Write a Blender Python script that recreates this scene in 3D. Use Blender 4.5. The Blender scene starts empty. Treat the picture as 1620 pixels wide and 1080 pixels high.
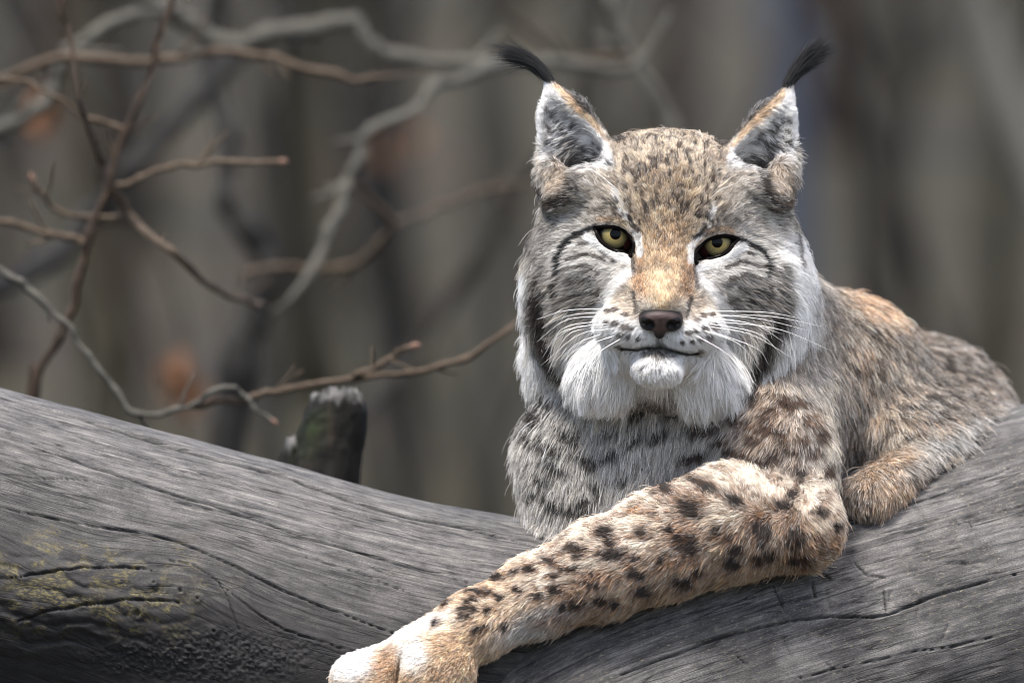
import bpy, math, random
import numpy as np
from mathutils import Vector, noise
from mathutils.bvhtree import BVHTree
from mathutils.kdtree import KDTree

# ------------------------------------------------------------------ camera, world, sun, exposure
scene = bpy.context.scene
C = scene.collection
CAM_Z, CAM_D, PXM = 1.5, 6.0, 2000.0          # eye height, metres to the face, photo pixels per metre at the face
cam_data = bpy.data.cameras.new('camera')
cam = bpy.data.objects.new('camera', cam_data); C.objects.link(cam)
cam.location = (0, -CAM_D, CAM_Z); cam.rotation_euler = (math.radians(90), 0, 0)
cam_data.sensor_width = 36.0; cam_data.lens = 36.0 * CAM_D * PXM / 1620.0
cam_data.clip_start = 0.1; cam_data.clip_end = 2000
cam_data.dof.use_dof = True; cam_data.dof.focus_distance = CAM_D - 0.01; cam_data.dof.aperture_fstop = 3.6
scene.camera = cam

SUN_EL, SUN_AZ = 64.0, -40.0                  # degrees; azimuth measured from the camera's side, negative to the left
world = bpy.data.worlds.new('World'); scene.world = world; world.use_nodes = True
wn = world.node_tree.nodes; wl = world.node_tree.links
bg = wn['Background']; sky = wn.new('ShaderNodeTexSky'); sky.sky_type = 'NISHITA'; sky.sun_disc = False
sky.sun_elevation = math.radians(SUN_EL); sky.sun_rotation = math.radians(180 + SUN_AZ)
sky.air_density = 1.0; sky.dust_density = 3.0; sky.ozone_density = 1.0
wl.new(sky.outputs[0], bg.inputs[0]); bg.inputs[1].default_value = 0.055
sun_d = bpy.data.lights.new('sun', 'SUN'); sun_d.energy = 1.5; sun_d.angle = math.radians(14); sun_d.color = (1.0, 0.95, 0.88)
sun = bpy.data.objects.new('sun', sun_d); C.objects.link(sun)
az = math.radians(SUN_AZ); el = math.radians(SUN_EL)
to_sun = Vector((math.sin(az) * math.cos(el), -math.cos(az) * math.cos(el), math.sin(el)))
sun.rotation_euler = to_sun.to_track_quat('Z', 'Y').to_euler()
vs = scene.view_settings; vs.view_transform = 'Standard'; vs.look = 'None'; vs.gamma = 1.0
vs.use_curve_mapping = False; vs.exposure = 2.38
scene.cycles.use_denoising = True; scene.cycles.filter_width = 1.05
try: scene.cycles.denoiser = 'OPENIMAGEDENOISE'
except Exception: pass
scene.cycles.max_bounces = 8; scene.cycles.transparent_max_bounces = 8
scene.cycles_curves.shape = 'RIBBONS'

rng = np.random.default_rng(7); random.seed(7)

# ------------------------------------------------------------------ helpers
# "u" space: 1 u = 0.5 mm; x to the right, d away from the camera, y down. A photo pixel gives a direction, d its distance.
def U(px, py, d):
    s = 1 + d / (CAM_D * PXM)
    return np.array([810 + (px - 810) * s, d, 540 + (py - 540) * s], float)
def W(u):
    u = np.asarray(u, float)
    return np.stack([(u[..., 0] - 810) / PXM, u[..., 1] / PXM, CAM_Z - (u[..., 2] - 540) / PXM], -1)
def to_u(w):
    w = np.asarray(w, float)
    return np.stack([w[..., 0] * PXM + 810, w[..., 1] * PXM, 540 - (w[..., 2] - CAM_Z) * PXM], -1)
def to_px(u):
    s = 1 + u[..., 1] / (CAM_D * PXM)
    return 810 + (u[..., 0] - 810) / s, 540 + (u[..., 2] - 540) / s
def srgb(r, g, b):
    c = np.array([r, g, b], float) / 255.0
    return tuple(np.where(c <= 0.04045, c / 12.92, ((c + 0.055) / 1.055) ** 2.4))

def add_mesh(name, verts, faces, mat, parent=None, smooth=True):
    me = bpy.data.meshes.new(name)
    verts = np.asarray(verts, np.float32)
    if isinstance(faces, np.ndarray):
        n, k = faces.shape
        me.vertices.add(len(verts)); me.vertices.foreach_set('co', verts.ravel())
        me.loops.add(n * k); me.loops.foreach_set('vertex_index', faces.astype(np.int32).ravel())
        me.polygons.add(n); me.polygons.foreach_set('loop_start', (np.arange(n) * k).astype(np.int32))
        me.update(calc_edges=True); me.validate()
    else:
        me.from_pydata([tuple(v) for v in verts], [], faces); me.update()
    if smooth: me.polygons.foreach_set('use_smooth', np.ones(len(me.polygons), bool))
    if mat: me.materials.append(mat)
    o = bpy.data.objects.new(name, me); C.objects.link(o)
    if parent: o.parent = parent
    return o
def empty(name, loc):
    o = bpy.data.objects.new(name, None); C.objects.link(o); o.location = loc; o.empty_display_size = 0.1
    return o
def adopt(child, parent):           # keep world placement: parents carry only a translation
    child.parent = parent
    child.location = Vector(child.location) - Vector(parent.location)
    return child
def tag(o, label, cat, group=None):
    o['label'] = label; o['category'] = cat
    if group: o['group'] = group
    return o

# ---- cheap vectorised value noise
def _hash(ix, iy, iz, seed):
    h = (ix * 374761393 + iy * 668265263 + iz * 2147483647 + seed * 974634777) & 0xFFFFFFFF
    h = ((h ^ (h >> 13)) * 1274126177) & 0xFFFFFFFF
    h = h ^ (h >> 16)
    return (h & 0xFFFFFF) / float(0xFFFFFF)
def vnoise(p, seed=0):
    p = np.asarray(p, float); i = np.floor(p).astype(np.int64); f = p - i; f = f * f * (3 - 2 * f)
    out = 0
    for dx in (0, 1):
        for dy in (0, 1):
            for dz in (0, 1):
                w = (f[..., 0] if dx else 1 - f[..., 0]) * (f[..., 1] if dy else 1 - f[..., 1]) * (f[..., 2] if dz else 1 - f[..., 2])
                out = out + w * _hash(i[..., 0] + dx, i[..., 1] + dy, i[..., 2] + dz, seed)
    return out
def fbm(p, seed=0, octv=3):
    p = np.asarray(p, float); s = 0; a = 0.5; t = 0
    for k in range(octv):
        s = s + a * vnoise(p * 2 ** k, seed + k); t += a; a *= 0.5
    return s / t
def poly_dist(x, y, pts):
    """distance to a polyline in the plane, and the parameter 0..1 along it"""
    best = np.full(x.shape, 1e9); par = np.zeros(x.shape); n = len(pts) - 1
    for k in range(n):
        ax, ay = pts[k][:2]; bx, by = pts[k + 1][:2]
        vx, vy = bx - ax, by - ay; L = vx * vx + vy * vy + 1e-9
        t = np.clip(((x - ax) * vx + (y - ay) * vy) / L, 0, 1)
        dd = np.hypot(x - ax - t * vx, y - ay - t * vy)
        m = dd < best; best = np.where(m, dd, best); par = np.where(m, (k + t) / n, par)
    return best, par
def smooth_path(pts, n):
    """Catmull-Rom through pts, n samples"""
    P = np.array(pts, float); P = np.vstack([2 * P[0] - P[1], P, 2 * P[-1] - P[-2]])
    m = len(P) - 3; ts = np.linspace(0, m - 1e-6, n); i = ts.astype(int); t = (ts - i)[:, None]
    p0, p1, p2, p3 = P[i], P[i + 1], P[i + 2], P[i + 3]
    return 0.5 * (2 * p1 + (p2 - p0) * t + (2 * p0 - 5 * p1 + 4 * p2 - p3) * t ** 2 + (3 * p1 - p0 - 3 * p2 + p3) * t ** 3)
def frames(path):
    T = np.gradient(path, axis=0); T /= np.linalg.norm(T, axis=1)[:, None] + 1e-12
    ref = np.array([0.13, 1.0, 0.21]); A = np.cross(T, ref); A /= np.linalg.norm(A, axis=1)[:, None] + 1e-12
    return T, A, np.cross(T, A)
def tube_data(path, radii, sides=8, cap=True):
    path = np.asarray(path, float); radii = np.asarray(radii, float); n = len(path)
    T, A, B = frames(path); a = np.linspace(0, 2 * np.pi, sides, endpoint=False)
    ring = path[:, None] + radii[:, None, None] * (np.cos(a)[None, :, None] * A[:, None] + np.sin(a)[None, :, None] * B[:, None])
    v = ring.reshape(-1, 3); f = []
    for i in range(n - 1):
        for j in range(sides):
            k = (j + 1) % sides
            f.append((i * sides + j, i * sides + k, (i + 1) * sides + k, (i + 1) * sides + j))
    if cap:
        v = np.vstack([v, path[0], path[-1]]); c0, c1 = n * sides, n * sides + 1
        for j in range(sides):
            k = (j + 1) % sides
            f.append((c0, k, j)); f.append((c1, (n - 1) * sides + j, (n - 1) * sides + k))
    return v, f

# ------------------------------------------------------------------ materials
def mat(name):
    m = bpy.data.materials.new(name); m.use_nodes = True
    nt = m.node_tree; nt.nodes.clear()
    out = nt.nodes.new('ShaderNodeOutputMaterial'); b = nt.nodes.new('ShaderNodeBsdfPrincipled')
    nt.links.new(b.outputs[0], out.inputs[0]); b.inputs['Roughness'].default_value = 0.8
    b.inputs['Specular IOR Level'].default_value = 0.25
    return m, nt, b, out
def N(nt, t, **kw):
    n = nt.nodes.new(t)
    for k, v in kw.items():
        if k in n.inputs.keys(): n.inputs[k].default_value = v
        else: setattr(n, k, v)
    return n
def ramp(nt, fac, stops):
    r = nt.nodes.new('ShaderNodeValToRGB'); cr = r.color_ramp
    while len(cr.elements) < len(stops): cr.elements.new(0.5)
    for e, (p, c) in zip(cr.elements, stops): e.position = p; e.color = (*c, 1)
    nt.links.new(fac, r.inputs[0]); return r.outputs[0]
def mixc(nt, fac, a, b, mode='MIX'):
    m = nt.nodes.new('ShaderNodeMix'); m.data_type = 'RGBA'; m.blend_type = mode
    for s, v in ((0, fac), (6, a), (7, b)):
        if hasattr(v, 'is_linked'): nt.links.new(v, m.inputs[s])
        elif s == 0: m.inputs[s].default_value = v
        else: m.inputs[s].default_value = (*v, 1)
    return m.outputs[2]
def mapping(nt, src, scale):
    m = nt.nodes.new('ShaderNodeMapping'); m.inputs['Scale'].default_value = scale
    nt.links.new(src, m.inputs['Vector']); return m.outputs[0]
def bark_mat(name, c1, c2, c3, scale=8.0, stretch=0.15, bump=0.4):
    m, nt, b, o = mat(name); tc = N(nt, 'ShaderNodeTexCoord')
    v = mapping(nt, tc.outputs['Object'], (scale, scale, scale * stretch))
    n1 = N(nt, 'ShaderNodeTexNoise', Scale=1.0, Detail=6.0, Roughness=0.6); nt.links.new(v, n1.inputs['Vector'])
    n2 = N(nt, 'ShaderNodeTexNoise', Scale=0.9, Detail=3.0); nt.links.new(tc.outputs['Object'], n2.inputs['Vector'])
    c = ramp(nt, n1.outputs[0], [(0.3, c1), (0.55, c2), (0.75, c3)])
    c = mixc(nt, n2.outputs[0], c, c1, 'MIX')
    nt.links.new(c, b.inputs['Base Color'])
    bp = N(nt, 'ShaderNodeBump', Strength=bump, Distance=0.01); nt.links.new(n1.outputs[0], bp.inputs['Height']); nt.links.new(bp.outputs[0], b.inputs['Normal'])
    return m

# ------------------------------------------------------------------ ground and wooded slope
def ground_z(x, y):
    base = np.where(y > 9, 0.115 * (y - 9) + 0.0 * x, 0.0)
    base = np.where(y > 120, 0.115 * 111 + 0.02 * (y - 120), base)
    return base
gm, nt, b, o = mat('leaf_litter'); tc = N(nt, 'ShaderNodeTexCoord')
n1 = N(nt, 'ShaderNodeTexNoise', Scale=0.7, Detail=3.0, Roughness=0.55); nt.links.new(tc.outputs['Object'], n1.inputs['Vector'])
n2 = N(nt, 'ShaderNodeTexNoise', Scale=1.7, Detail=5.0); nt.links.new(tc.outputs['Object'], n2.inputs['Vector'])
n3 = N(nt, 'ShaderNodeTexVoronoi', Scale=18.0); nt.links.new(tc.outputs['Object'], n3.inputs['Vector'])
c = ramp(nt, n1.outputs[0], [(0.30, srgb(20, 19, 20)), (0.40, srgb(41, 35, 26)), (0.50, srgb(56, 53, 28)), (0.58, srgb(38, 32, 26)), (0.66, srgb(61, 46, 28)), (0.76, srgb(42, 42, 42))])
c2 = ramp(nt, n2.outputs[0], [(0.32, srgb(22, 18, 16)), (0.52, srgb(44, 39, 28)), (0.70, srgb(69, 64, 51))])
c = mixc(nt, 0.45, c, c2); c = mixc(nt, 0.25, c, n3.outputs['Color'], 'SOFT_LIGHT')
nt.links.new(c, b.inputs['Base Color'])
xs = np.concatenate([np.linspace(-400, -30, 16), np.linspace(-28, 28, 113), np.linspace(30, 400, 16)])
ys = np.concatenate([np.linspace(-60, -2, 20), np.linspace(-1.5, 60, 124), np.linspace(63, 140, 30), np.linspace(160, 900, 20)])
X, Y = np.meshgrid(xs, ys)
Z = ground_z(X, Y) + 0.22 * (fbm(np.stack([X * 0.3, Y * 0.3, 0 * X], -1), 3) - 0.5) * np.clip((Y - 3) / 6, 0, 1)
nx, ny = len(xs), len(ys)
idx = np.arange(nx * ny).reshape(ny, nx)
q = np.stack([idx[:-1, :-1], idx[:-1, 1:], idx[1:, 1:], idx[1:, :-1]], -1).reshape(-1, 4)
ground = add_mesh('ground', np.stack([X, Y, Z], -1).reshape(-1, 3), q, gm)
ground['kind'] = 'structure'; ground['label'] = 'leaf strewn wooded slope far behind the lynx'
ground['category'] = 'ground'

# ------------------------------------------------------------------ background trees
bark = [bark_mat('bark_brown', srgb(22, 19, 16), srgb(35, 31, 25), srgb(48, 41, 32)),
        bark_mat('bark_olive', srgb(31, 30, 19), srgb(46, 42, 25), srgb(59, 56, 36)),
        bark_mat('bark_pale', srgb(48, 46, 41), srgb(62, 60, 55), srgb(76, 73, 67)),
        bark_mat('bark_blue_grey', srgb(54, 61, 73), srgb(65, 72, 86), srgb(78, 85, 97)),
        bark_mat('bark_dark', srgb(14, 13, 12), srgb(22, 21, 20), srgb(31, 29, 26)),
        bark_mat('bark_red_brown', srgb(39, 29, 22), srgb(50, 38, 30), srgb(62, 49, 39))]
bark.append(bark_mat('bark_silver', srgb(92, 90, 85), srgb(116, 114, 108), srgb(136, 133, 126)))
tree_group = 'bare trees out of focus in the wood behind'
def forest_tree(px, dist, width_px, m, label, lean=0.0, height=11.0, limbs=5):
    x = (px - 810) / PXM * (CAM_D + dist) / CAM_D; r = 0.5 * width_px / PXM * (CAM_D + dist) / CAM_D
    z0 = float(ground_z(np.array(x), np.array(dist))) - 0.15
    root = empty('tree', (x, dist, z0)); tag(root, label, 'tree', tree_group)
    r_ = random.Random(int(px * 7 + dist))
    ph = r_.random() * 6; n = 26; t = np.linspace(0, 1, n)
    path = np.stack([lean * height * (t - 0.2) + 0.10 * np.sin(ph + t * 5), 0.08 * np.cos(ph + t * 4), t * height], -1)
    rad = r * (1 - 0.75 * t) * (1 + 0.5 * np.exp(-t * 30))
    v, f = tube_data(path, rad, 14)
    add_mesh('trunk', v, f, bark[m], root)
    for k in range(limbs):
        tt = 0.28 + 0.6 * (k + r_.random()) / limbs; i = int(tt * (n - 1)); a = r_.random() * 6.28; L = height * 0.25 * (1.2 - tt)
        p0 = path[i]; dirv = np.array([math.cos(a), math.sin(a), 0.7]); s = np.linspace(0, 1, 9)[:, None]
        pp = p0 + dirv * L * s + np.array([0, 0, 0.25 * L]) * s ** 2
        v, f = tube_data(pp, rad[i] * 0.5 * (1 - 0.85 * s[:, 0]), 7); add_mesh('limb', v, f, bark[m], root)
    return root
spec = [
 (1195, 15, 84, 3, 'pale blue grey trunk added for the sky patch between the two ears', 0.0),  # added trunk; the pale blue of a sky gap is put into its bark
 (1505, 6.5, 58, 6, 'leaning pale grey trunk above the rump', -0.29),
 (1440, 22, 60, 0, 'dull brown trunk above the back of the lynx', 0.0),
 (1490, 34, 70, 2, 'light grey trunk low behind the rump', 0.02),
 (1330, 30, 80, 5, 'reddish brown trunk beside the dark tufted ear', 0.01),
 (1605, 18, 70, 1, 'olive barked trunk beyond the rump', 0.0),
 (1100, 28, 70, 0, 'grey brown trunk behind the crown of the head', 0.0),
 (905, 25, 60, 0, 'brown trunk directly behind the grey ear', 0.01),
 (735, 16, 75, 2, 'light grey trunk rising behind the low end of the log', 0.01),
 (640, 24, 80, 4, 'dark trunk to the side of the wooden post', 0.0),
 (600, 9, 60, 4, 'blackish trunk between the post and the lynx chest', -0.01),
 (470, 20, 80, 1, 'olive trunk behind the crooked grey branch', 0.01),
 (380, 11, 55, 4, 'dark slim trunk behind the drooping twigs', 0.03),
 (250, 26, 70, 0, 'brown trunk behind the red brown sapling', 0.0),
 (140, 17, 70, 1, 'mossy olive trunk behind the upper twigs', -0.02),
 (30, 21, 60, 4, 'dark trunk beyond the high end of the log', 0.0),
 (820, 38, 80, 5, 'distant reddish trunk hidden partly by the cheek fur', 0.0),
 (545, 40, 90, 2, 'distant pale trunk above the wooden post', 0.0),
]
for px, dist, wpx, m, lab, lean in spec: forest_tree(px, dist, wpx, m, lab, lean)
r_bg = random.Random(5)
for k in range(26):
    px = -60 + 1740 * (k + r_bg.random()) / 26; dist = r_bg.uniform(4.5, 16)
    if 1090 < px < 1300: continue
    forest_tree(px, dist, r_bg.uniform(16, 40) * (1.0 if dist > 8 else 0.7), mk := r_bg.choice([0, 0, 1, 2, 4, 4, 5]), 'thin leaning young tree with %s bark lost in the blurred wood' % ('brown', 'olive', 'pale grey', 'blue grey', 'blackish', 'reddish')[mk], r_bg.uniform(-.38, .38), 7.0, 6)

# ------------------------------------------------------------------ twigs and branches behind the log
twig_brown = bark_mat('twig_brown', srgb(38, 30, 24), srgb(58, 45, 35), srgb(76, 60, 48), 90, 0.3, 0.3)
twig_tan = bark_mat('twig_tan', srgb(64, 54, 44), srgb(88, 76, 63), srgb(110, 97, 85), 90, 0.3, 0.3)
twig_grey = bark_mat('twig_grey', srgb(65, 63, 58), srgb(87, 85, 78), srgb(110, 109, 99), 60, 0.3, 0.3)
twig_dark = bark_mat('twig_dark', srgb(25, 24, 23), srgb(35, 34, 32), srgb(48, 45, 41), 60, 0.3, 0.3)
bud_mat, nt, b, o = mat('bud'); b.inputs['Base Color'].default_value = (*srgb(112, 88, 76), 1)
leaf_mat, nt, b, o = mat('dead_leaf'); tc = N(nt, 'ShaderNodeTexCoord'); nn = N(nt, 'ShaderNodeTexNoise', Scale=40.0, Detail=3.0)
nt.links.new(tc.outputs['Object'], nn.inputs['Vector']); nt.links.new(ramp(nt, nn.outputs[0], [(0.3, srgb(84, 60, 44)), (0.7, srgb(120, 86, 62))]), b.inputs['Base Color'])

def limb(name, pts, w0, w1, m, parent, bud=False):
    """pts: (px, py, d); w0/w1: thickness in photo pixels at its distance"""
    P = np.array([U(*p) for p in pts]); n = max(20, 12 * len(pts))
    path = smooth_path(P, n); t = np.linspace(0, 1, n)
    wob = (fbm(np.stack([t * 9 + pts[0][0], 0 * t + pts[0][1], 0 * t], -1), 5)[:, None] - 0.5)
    kink = np.stack([vnoise(np.stack([t * len(pts) * 2.2 + q_ * 7, 0 * t + pts[0][0], 0 * t + pts[0][1]], -1), 15 + q_) - 0.5 for q_ in range(3)], -1)
    path = path + wob * np.array([5, 5, 5]) + kink * min(9.0, 0.5 * w0); sc = 1 + path[:, 1] / 12000
    rad = (w0 + (w1 - w0) * t) * 0.40 * sc * (1 + 0.5 * (fbm(np.stack([t * 30 + pts[0][1], 0 * t, 0 * t + 3], -1), 9) - 0.5))
    if not bud: rad = rad * np.clip((1 - t) / 0.12, 0.3, 1)
    for kx in range(1, len(pts) - 1):      # nodes thicken a little
        rad *= 1 + 0.22 * np.exp(-((t - kx / (len(pts) - 1)) * n / 1.6) ** 2)
    v, f = tube_data(path, rad, 9)
    v = v + 0.14 * min(w0, 20) * (np.stack([vnoise(v / (0.5 * w0 + 3), 90 + q_) for q_ in range(3)], -1) - 0.5)
    off = np.array(parent.location)
    ob = add_mesh(name, W(v) - off, f, m, parent)
    r_sp = random.Random(int(pts[0][0] * 3 + pts[-1][1])); nsp = 0 if w0 > 60 else (3 if len(pts) > 5 else 2)
    for q_ in range(nsp):           # short side spurs
        i_ = int(n * r_sp.uniform(0.25, 0.92)); T_ = path[min(i_ + 1, n - 1)] - path[i_ - 1]; T_ /= np.linalg.norm(T_) + 1e-9
        sd_ = np.array([T_[2], r_sp.uniform(-.6, .6), -T_[0]]) * r_sp.choice((-1, 1)); d_ = 0.8 * T_ + sd_ * r_sp.uniform(.5, 1.0); Ls = r_sp.uniform(22, 75) * sc[i_]
        sp = np.stack([path[i_] + d_ * Ls * k_ + np.array([0, 0, -6.0]) * k_ * k_ + (np.array([r_sp.uniform(-2, 2), 0, r_sp.uniform(-2, 2)]) if 0 < k_ < 1 else 0) for k_ in np.linspace(0, 1, 6)])
        v_, f_ = tube_data(sp, rad[i_] * np.array([.62, .5, .44, .38, .4, .12]), 6); add_mesh('spur', W(v_) - off, f_, m, parent)
    if bud:
        a = path[-1]; dirv = path[-1] - path[-3]; dirv /= np.linalg.norm(dirv) + 1e-9
        bp = np.stack([a + dirv * k for k in np.linspace(-3, w1 * 1.5, 8)])
        br = w1 * 0.50 * np.array([0.55, 0.8, 1.0, 1.05, 0.95, 0.75, 0.45, 0.08])
        v, f = tube_data(bp, br, 8); add_mesh('bud', W(v) - off, f, bud_mat, parent)
    return ob
def ground_at(px, d): u = U(px, 540, d); w = W(u); return Vector((w[0], w[1], 0))
def gnd_py(d): return 540 + CAM_Z * PXM / (1 + d / 12000.0) + 40      # photo row of the ground at that distance

s1 = empty('sapling', ground_at(20, 1230)); tag(s1, 'slender red brown sapling leaning behind the high end of the log', 'sapling')
limb('stem', [(-40, gnd_py(1230), 1230), (20, 1100, 1230), (55, 625, 1230), (62, 596, 1230), (97, 531, 1230), (120, 454, 1230), (139, 369, 1230), (175, 292, 1240), (198, 207, 1250), (246, 97, 1260), (266, 16, 1270), (290, -160, 1290), (300, -420, 1310)], 22, 10, twig_brown, s1)
limb('twig', [(181, 298, 1240), (225, 281, 1230), (272, 266, 1220), (350, 256, 1210), (440, 253, 1200)], 13, 11, twig_tan, s1, True)
limb('twig', [(198, 207, 1250), (136, 185, 1250), (91, 156, 1230), (39, 130, 1230), (-30, 120, 1230)], 11, 8, twig_tan, s1)
limb('twig', [(134, 382, 1230), (105, 374, 1230), (78, 369, 1220), (16, 353, 1220), (-60, 345, 1210)], 15, 12, twig_tan, s1)
limb('twig', [(194, 343, 1280), (140, 342, 1290), (97, 337, 1290), (71, 311, 1280), (52, 285, 1270)], 12, 10, twig_tan, s1, True)
limb('twig', [(176, 290, 1250), (160, 250, 1310), (132, 180, 1000), (112, 60, 1040), (95, 10, 1040), (60, -120, 1060)], 11, 8, twig_brown, s1)
limb('twig', [(178, 296, 1240), (206, 345, 1300), (275, 402, 1100), (345, 460, 1300), (395, 478, 1500), (425, 486, 1700)], 16, 12, twig_tan, s1)

s2 = empty('sapling', ground_at(-160, 960)); tag(s2, 'thin grey twig dipping behind the log and rising past the post', 'branch')
limb('stem', [(-160, gnd_py(960), 960), (-170, 1200, 960), (-160, 600, 960), (-180, 100, 960), (-200, -300, 960)], 30, 14, twig_brown, s2)
limb('twig', [(-163, 480, 960), (-70, 400, 960), (16, 434, 960), (45, 454, 960), (97, 506, 960), (143, 564, 960), (185, 620, 960), (217, 651, 960), (279, 648, 960), (320, 628, 960), (363, 612, 960), (389, 625, 960), (405, 648, 960), (428, 664, 960)], 16, 8, twig_grey, s2, True)
limb('twig', [(300, 640, 966), (350, 637, 970), (400, 628, 970), (454, 612, 980), (557, 599, 990), (648, 587, 1000), (732, 567, 1010), (804, 518, 1030), (860, 470, 1200)], 15, 10, twig_tan, s2)
limb('twig', [(557, 599, 990), (605, 575, 970), (650, 547, 950)], 12, 12, twig_tan, s2, True)

s3 = empty('hazel_tree', ground_at(-420, 2700)); tag(s3, 'crooked pale grey branches arching across behind the dark ear tuft', 'tree')
limb('trunk', [(-420, gnd_py(2700), 2700), (-430, 1200, 2700), (-410, 500, 2700), (-440, -100, 2700), (-430, -900, 2700), (-460, -1800, 2700)], 110, 50, twig_grey, s3)
limb('limb', [(-425, 330, 2700), (-200, 260, 2650), (26, 194, 2500), (84, 143, 2500), (110, 80, 2500), (214, 26, 2550), (330, 8, 2700)], 34, 18, twig_grey, s3)
limb('limb', [(-430, 150, 2700), (-160, 60, 2200), (-20, 130, 2000), (104, 91, 1900), (214, 97, 1850), (259, 94, 1800), (337, 81, 1800), (428, 94, 1800), (512, 117, 1800), (583, 126, 1800), (680, 117, 1820)], 24, 11, twig_tan, s3)
limb('limb', [(-436, -60, 2700), (-100, -60, 2700), (200, -10, 2750), (300, 40, 2800), (376, 72, 2800), (421, 55, 2800), (500, 44, 2800), (557, 36, 2800), (590, 74, 2800), (648, 91, 2800), (778, 104, 2800), (870, 100, 2900), (1000, 105, 3000), (1060, 20, 3100)], 44, 20, twig_grey, s3)
limb('limb', [(797, 100, 2800), (765, 113, 2650), (693, 136, 2500), (655, 175, 2450), (590, 204, 2400), (570, 250, 2400), (551, 292, 2400), (518, 369, 2350), (486, 441, 2300), (428, 496, 2250)], 26, 20, twig_grey, s3)
limb('twig', [(558, 290, 2400), (590, 322, 2450), (622, 353, 2500), (600, 385, 2550), (551, 421, 2600), (470, 424, 2600), (395, 428, 2550), (376, 460, 2550)], 17, 13, twig_tan, s3)
limb('limb', [(-425, 500, 2700), (-100, 480, 3300), (78, 415, 3700), (140, 340, 3800), (207, 272, 3800), (311, 156, 3900), (400, 70, 4000), (480, 10, 4100)], 46, 34, twig_dark, s3)
limb('twig', [(622, 353, 2500), (690, 330, 2800), (770, 300, 3000), (850, 290, 3100)], 13, 9, twig_tan, s3)

s4 = empty('bare_bush', ground_at(380, 4200)); tag(s4, 'dark sinuous bush stem blurred behind the crooked branch', 'bush')
limb('stem', [(330, gnd_py(4200), 4200), (345, 1000, 4200), (376, 583, 4200), (402, 518, 4200), (418, 410, 4200), (360, 320, 4200), (363, 227, 4250), (330, 120, 4300), (350, -100, 4300), (330, -500, 4300)], 70, 34, twig_dark, s4)
limb('limb', [(345, 1000, 4200), (480, 760, 5200), (620, 600, 6000), (702, 488, 6200), (748, 418, 6200), (800, 338, 6200), (860, 250, 6200), (930, 100, 6200)], 34, 22, bark[0], s4)
s5 = empty('bare_bush', ground_at(1010, 3600)); tag(s5, 'thin grey stem slanting down behind the crown between the ears', 'bush')
limb('stem', [(1190, gnd_py(3600), 3600), (1180, 1000, 3600), (1120, 420, 3600), (1060, 195, 3600), (1005, 95, 3600), (965, 15, 3600), (930, -150, 3600), (900, -500, 3600)], 30, 22, twig_grey, s5)
limb('twig', [(1003, 90, 3600), (900, 96, 3500), (850, 60, 3400), (800, 20, 3300)], 16, 10, twig_tan, s5)

def dead_leaves(px, py, d, nleaf, spread, size, label, parent_px):
    """a hanging spray of dead beech leaves, each leaf a curled oval blade on its twig"""
    root = empty('leaf_spray', W(U(px, py, d))); tag(root, label, 'leaves', 'sprays of dead orange leaves')
    r_ = random.Random(int(px + py))
    limb('twig', [(parent_px, py - 500, d + 40), (px + (parent_px - px) * 0.4, py - 260, d), (px, py - spread[1], d), (px, py + spread[1] * 0.6, d)], 9, 5, twig_dark, root)
    me = None
    for k in range(nleaf):
        cx = r_.gauss(0, spread[0] * 0.5); cy = r_.gauss(0, spread[1] * 0.5); cd = r_.gauss(0, spread[0] * 0.6)
        if me is None:
            us = np.linspace(0, 1, 7); vs_ = np.linspace(-1, 1, 5); V = []; F = []
            for u_ in us:
                wv = 0.34 * math.sin(math.pi * min(1, u_ ** 0.8)) + 0.01
                for v_ in vs_: V.append((v_ * wv, 0.18 * v_ * v_ * wv * 3 + 0.12 * math.sin(u_ * 3), -u_))
            for i in range(6):
                for j in range(4): F.append((i * 5 + j, i * 5 + j + 1, i * 5 + j + 6, i * 5 + j + 5))
            ob = add_mesh('leaf', V, F, leaf_mat, root); me = ob.data
        else:
            ob = bpy.data.objects.new('leaf', me); C.objects.link(ob); ob.parent = root
        ob.location = (cx / PXM, cd / PXM, -cy / PXM); s = size / PXM * r_.uniform(0.8, 1.25); ob.scale = (s, s, s)
        ob.rotation_euler = (r_.uniform(-.5, .5), r_.uniform(-.5, .5), r_.uniform(-1.2, 1.2))
dead_leaves(290, 570, 6400, 9, (36, 66), 95, 'orange dead leaves hanging just above the low twig', 120)
dead_leaves(75, 160, 5600, 8, (70, 36), 85, 'orange dead leaves among the upper twigs of the sapling', -150)
dead_leaves(650, 225, 11000, 3, (130, 70), 80, 'faint rusty leaves behind the bend of the grey branch', 700)

# ------------------------------------------------------------------ the two logs
LOG = {}
def log_axis(name, pts, R):
    P = np.array([U(*p) for p in pts]); path = smooth_path(P, 60)
    LOG[name] = (path, np.interp(np.linspace(0, 1, 60), np.linspace(0, 1, len(R)), R))
def log_dist(name, p):
    """signed distance (u) of points p (n,3) to the log"""
    path, rad = LOG[name]; path, rad = path[[*range(0, 60, 5), 59]], rad[[*range(0, 60, 5), 59]]; p = np.asarray(p, np.float32); best = np.full(p.shape[:-1], 1e9, np.float32)
    for k in range(len(path) - 1):
        a, b2 = path[k], path[k + 1]; v = b2 - a; L = v @ v
        t = np.clip(((p - a) @ v) / L, 0, 1); dd = np.linalg.norm(p - a - t[..., None] * v, axis=-1) - (rad[k] + t * (rad[k + 1] - rad[k]))
        best = np.minimum(best, dd)
    return best
log_axis('far', [(-900, 640, 225), (-420, 790, 225), (-50, 901, 225), (130, 951, 225), (330, 1003, 225), (530, 1056, 225), (690, 1093, 228), (820, 1110, 232), (960, 1116, 240), (1120, 1118, 255)], [300, 300, 296, 296, 296, 296, 296, 292, 285, 280])
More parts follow.
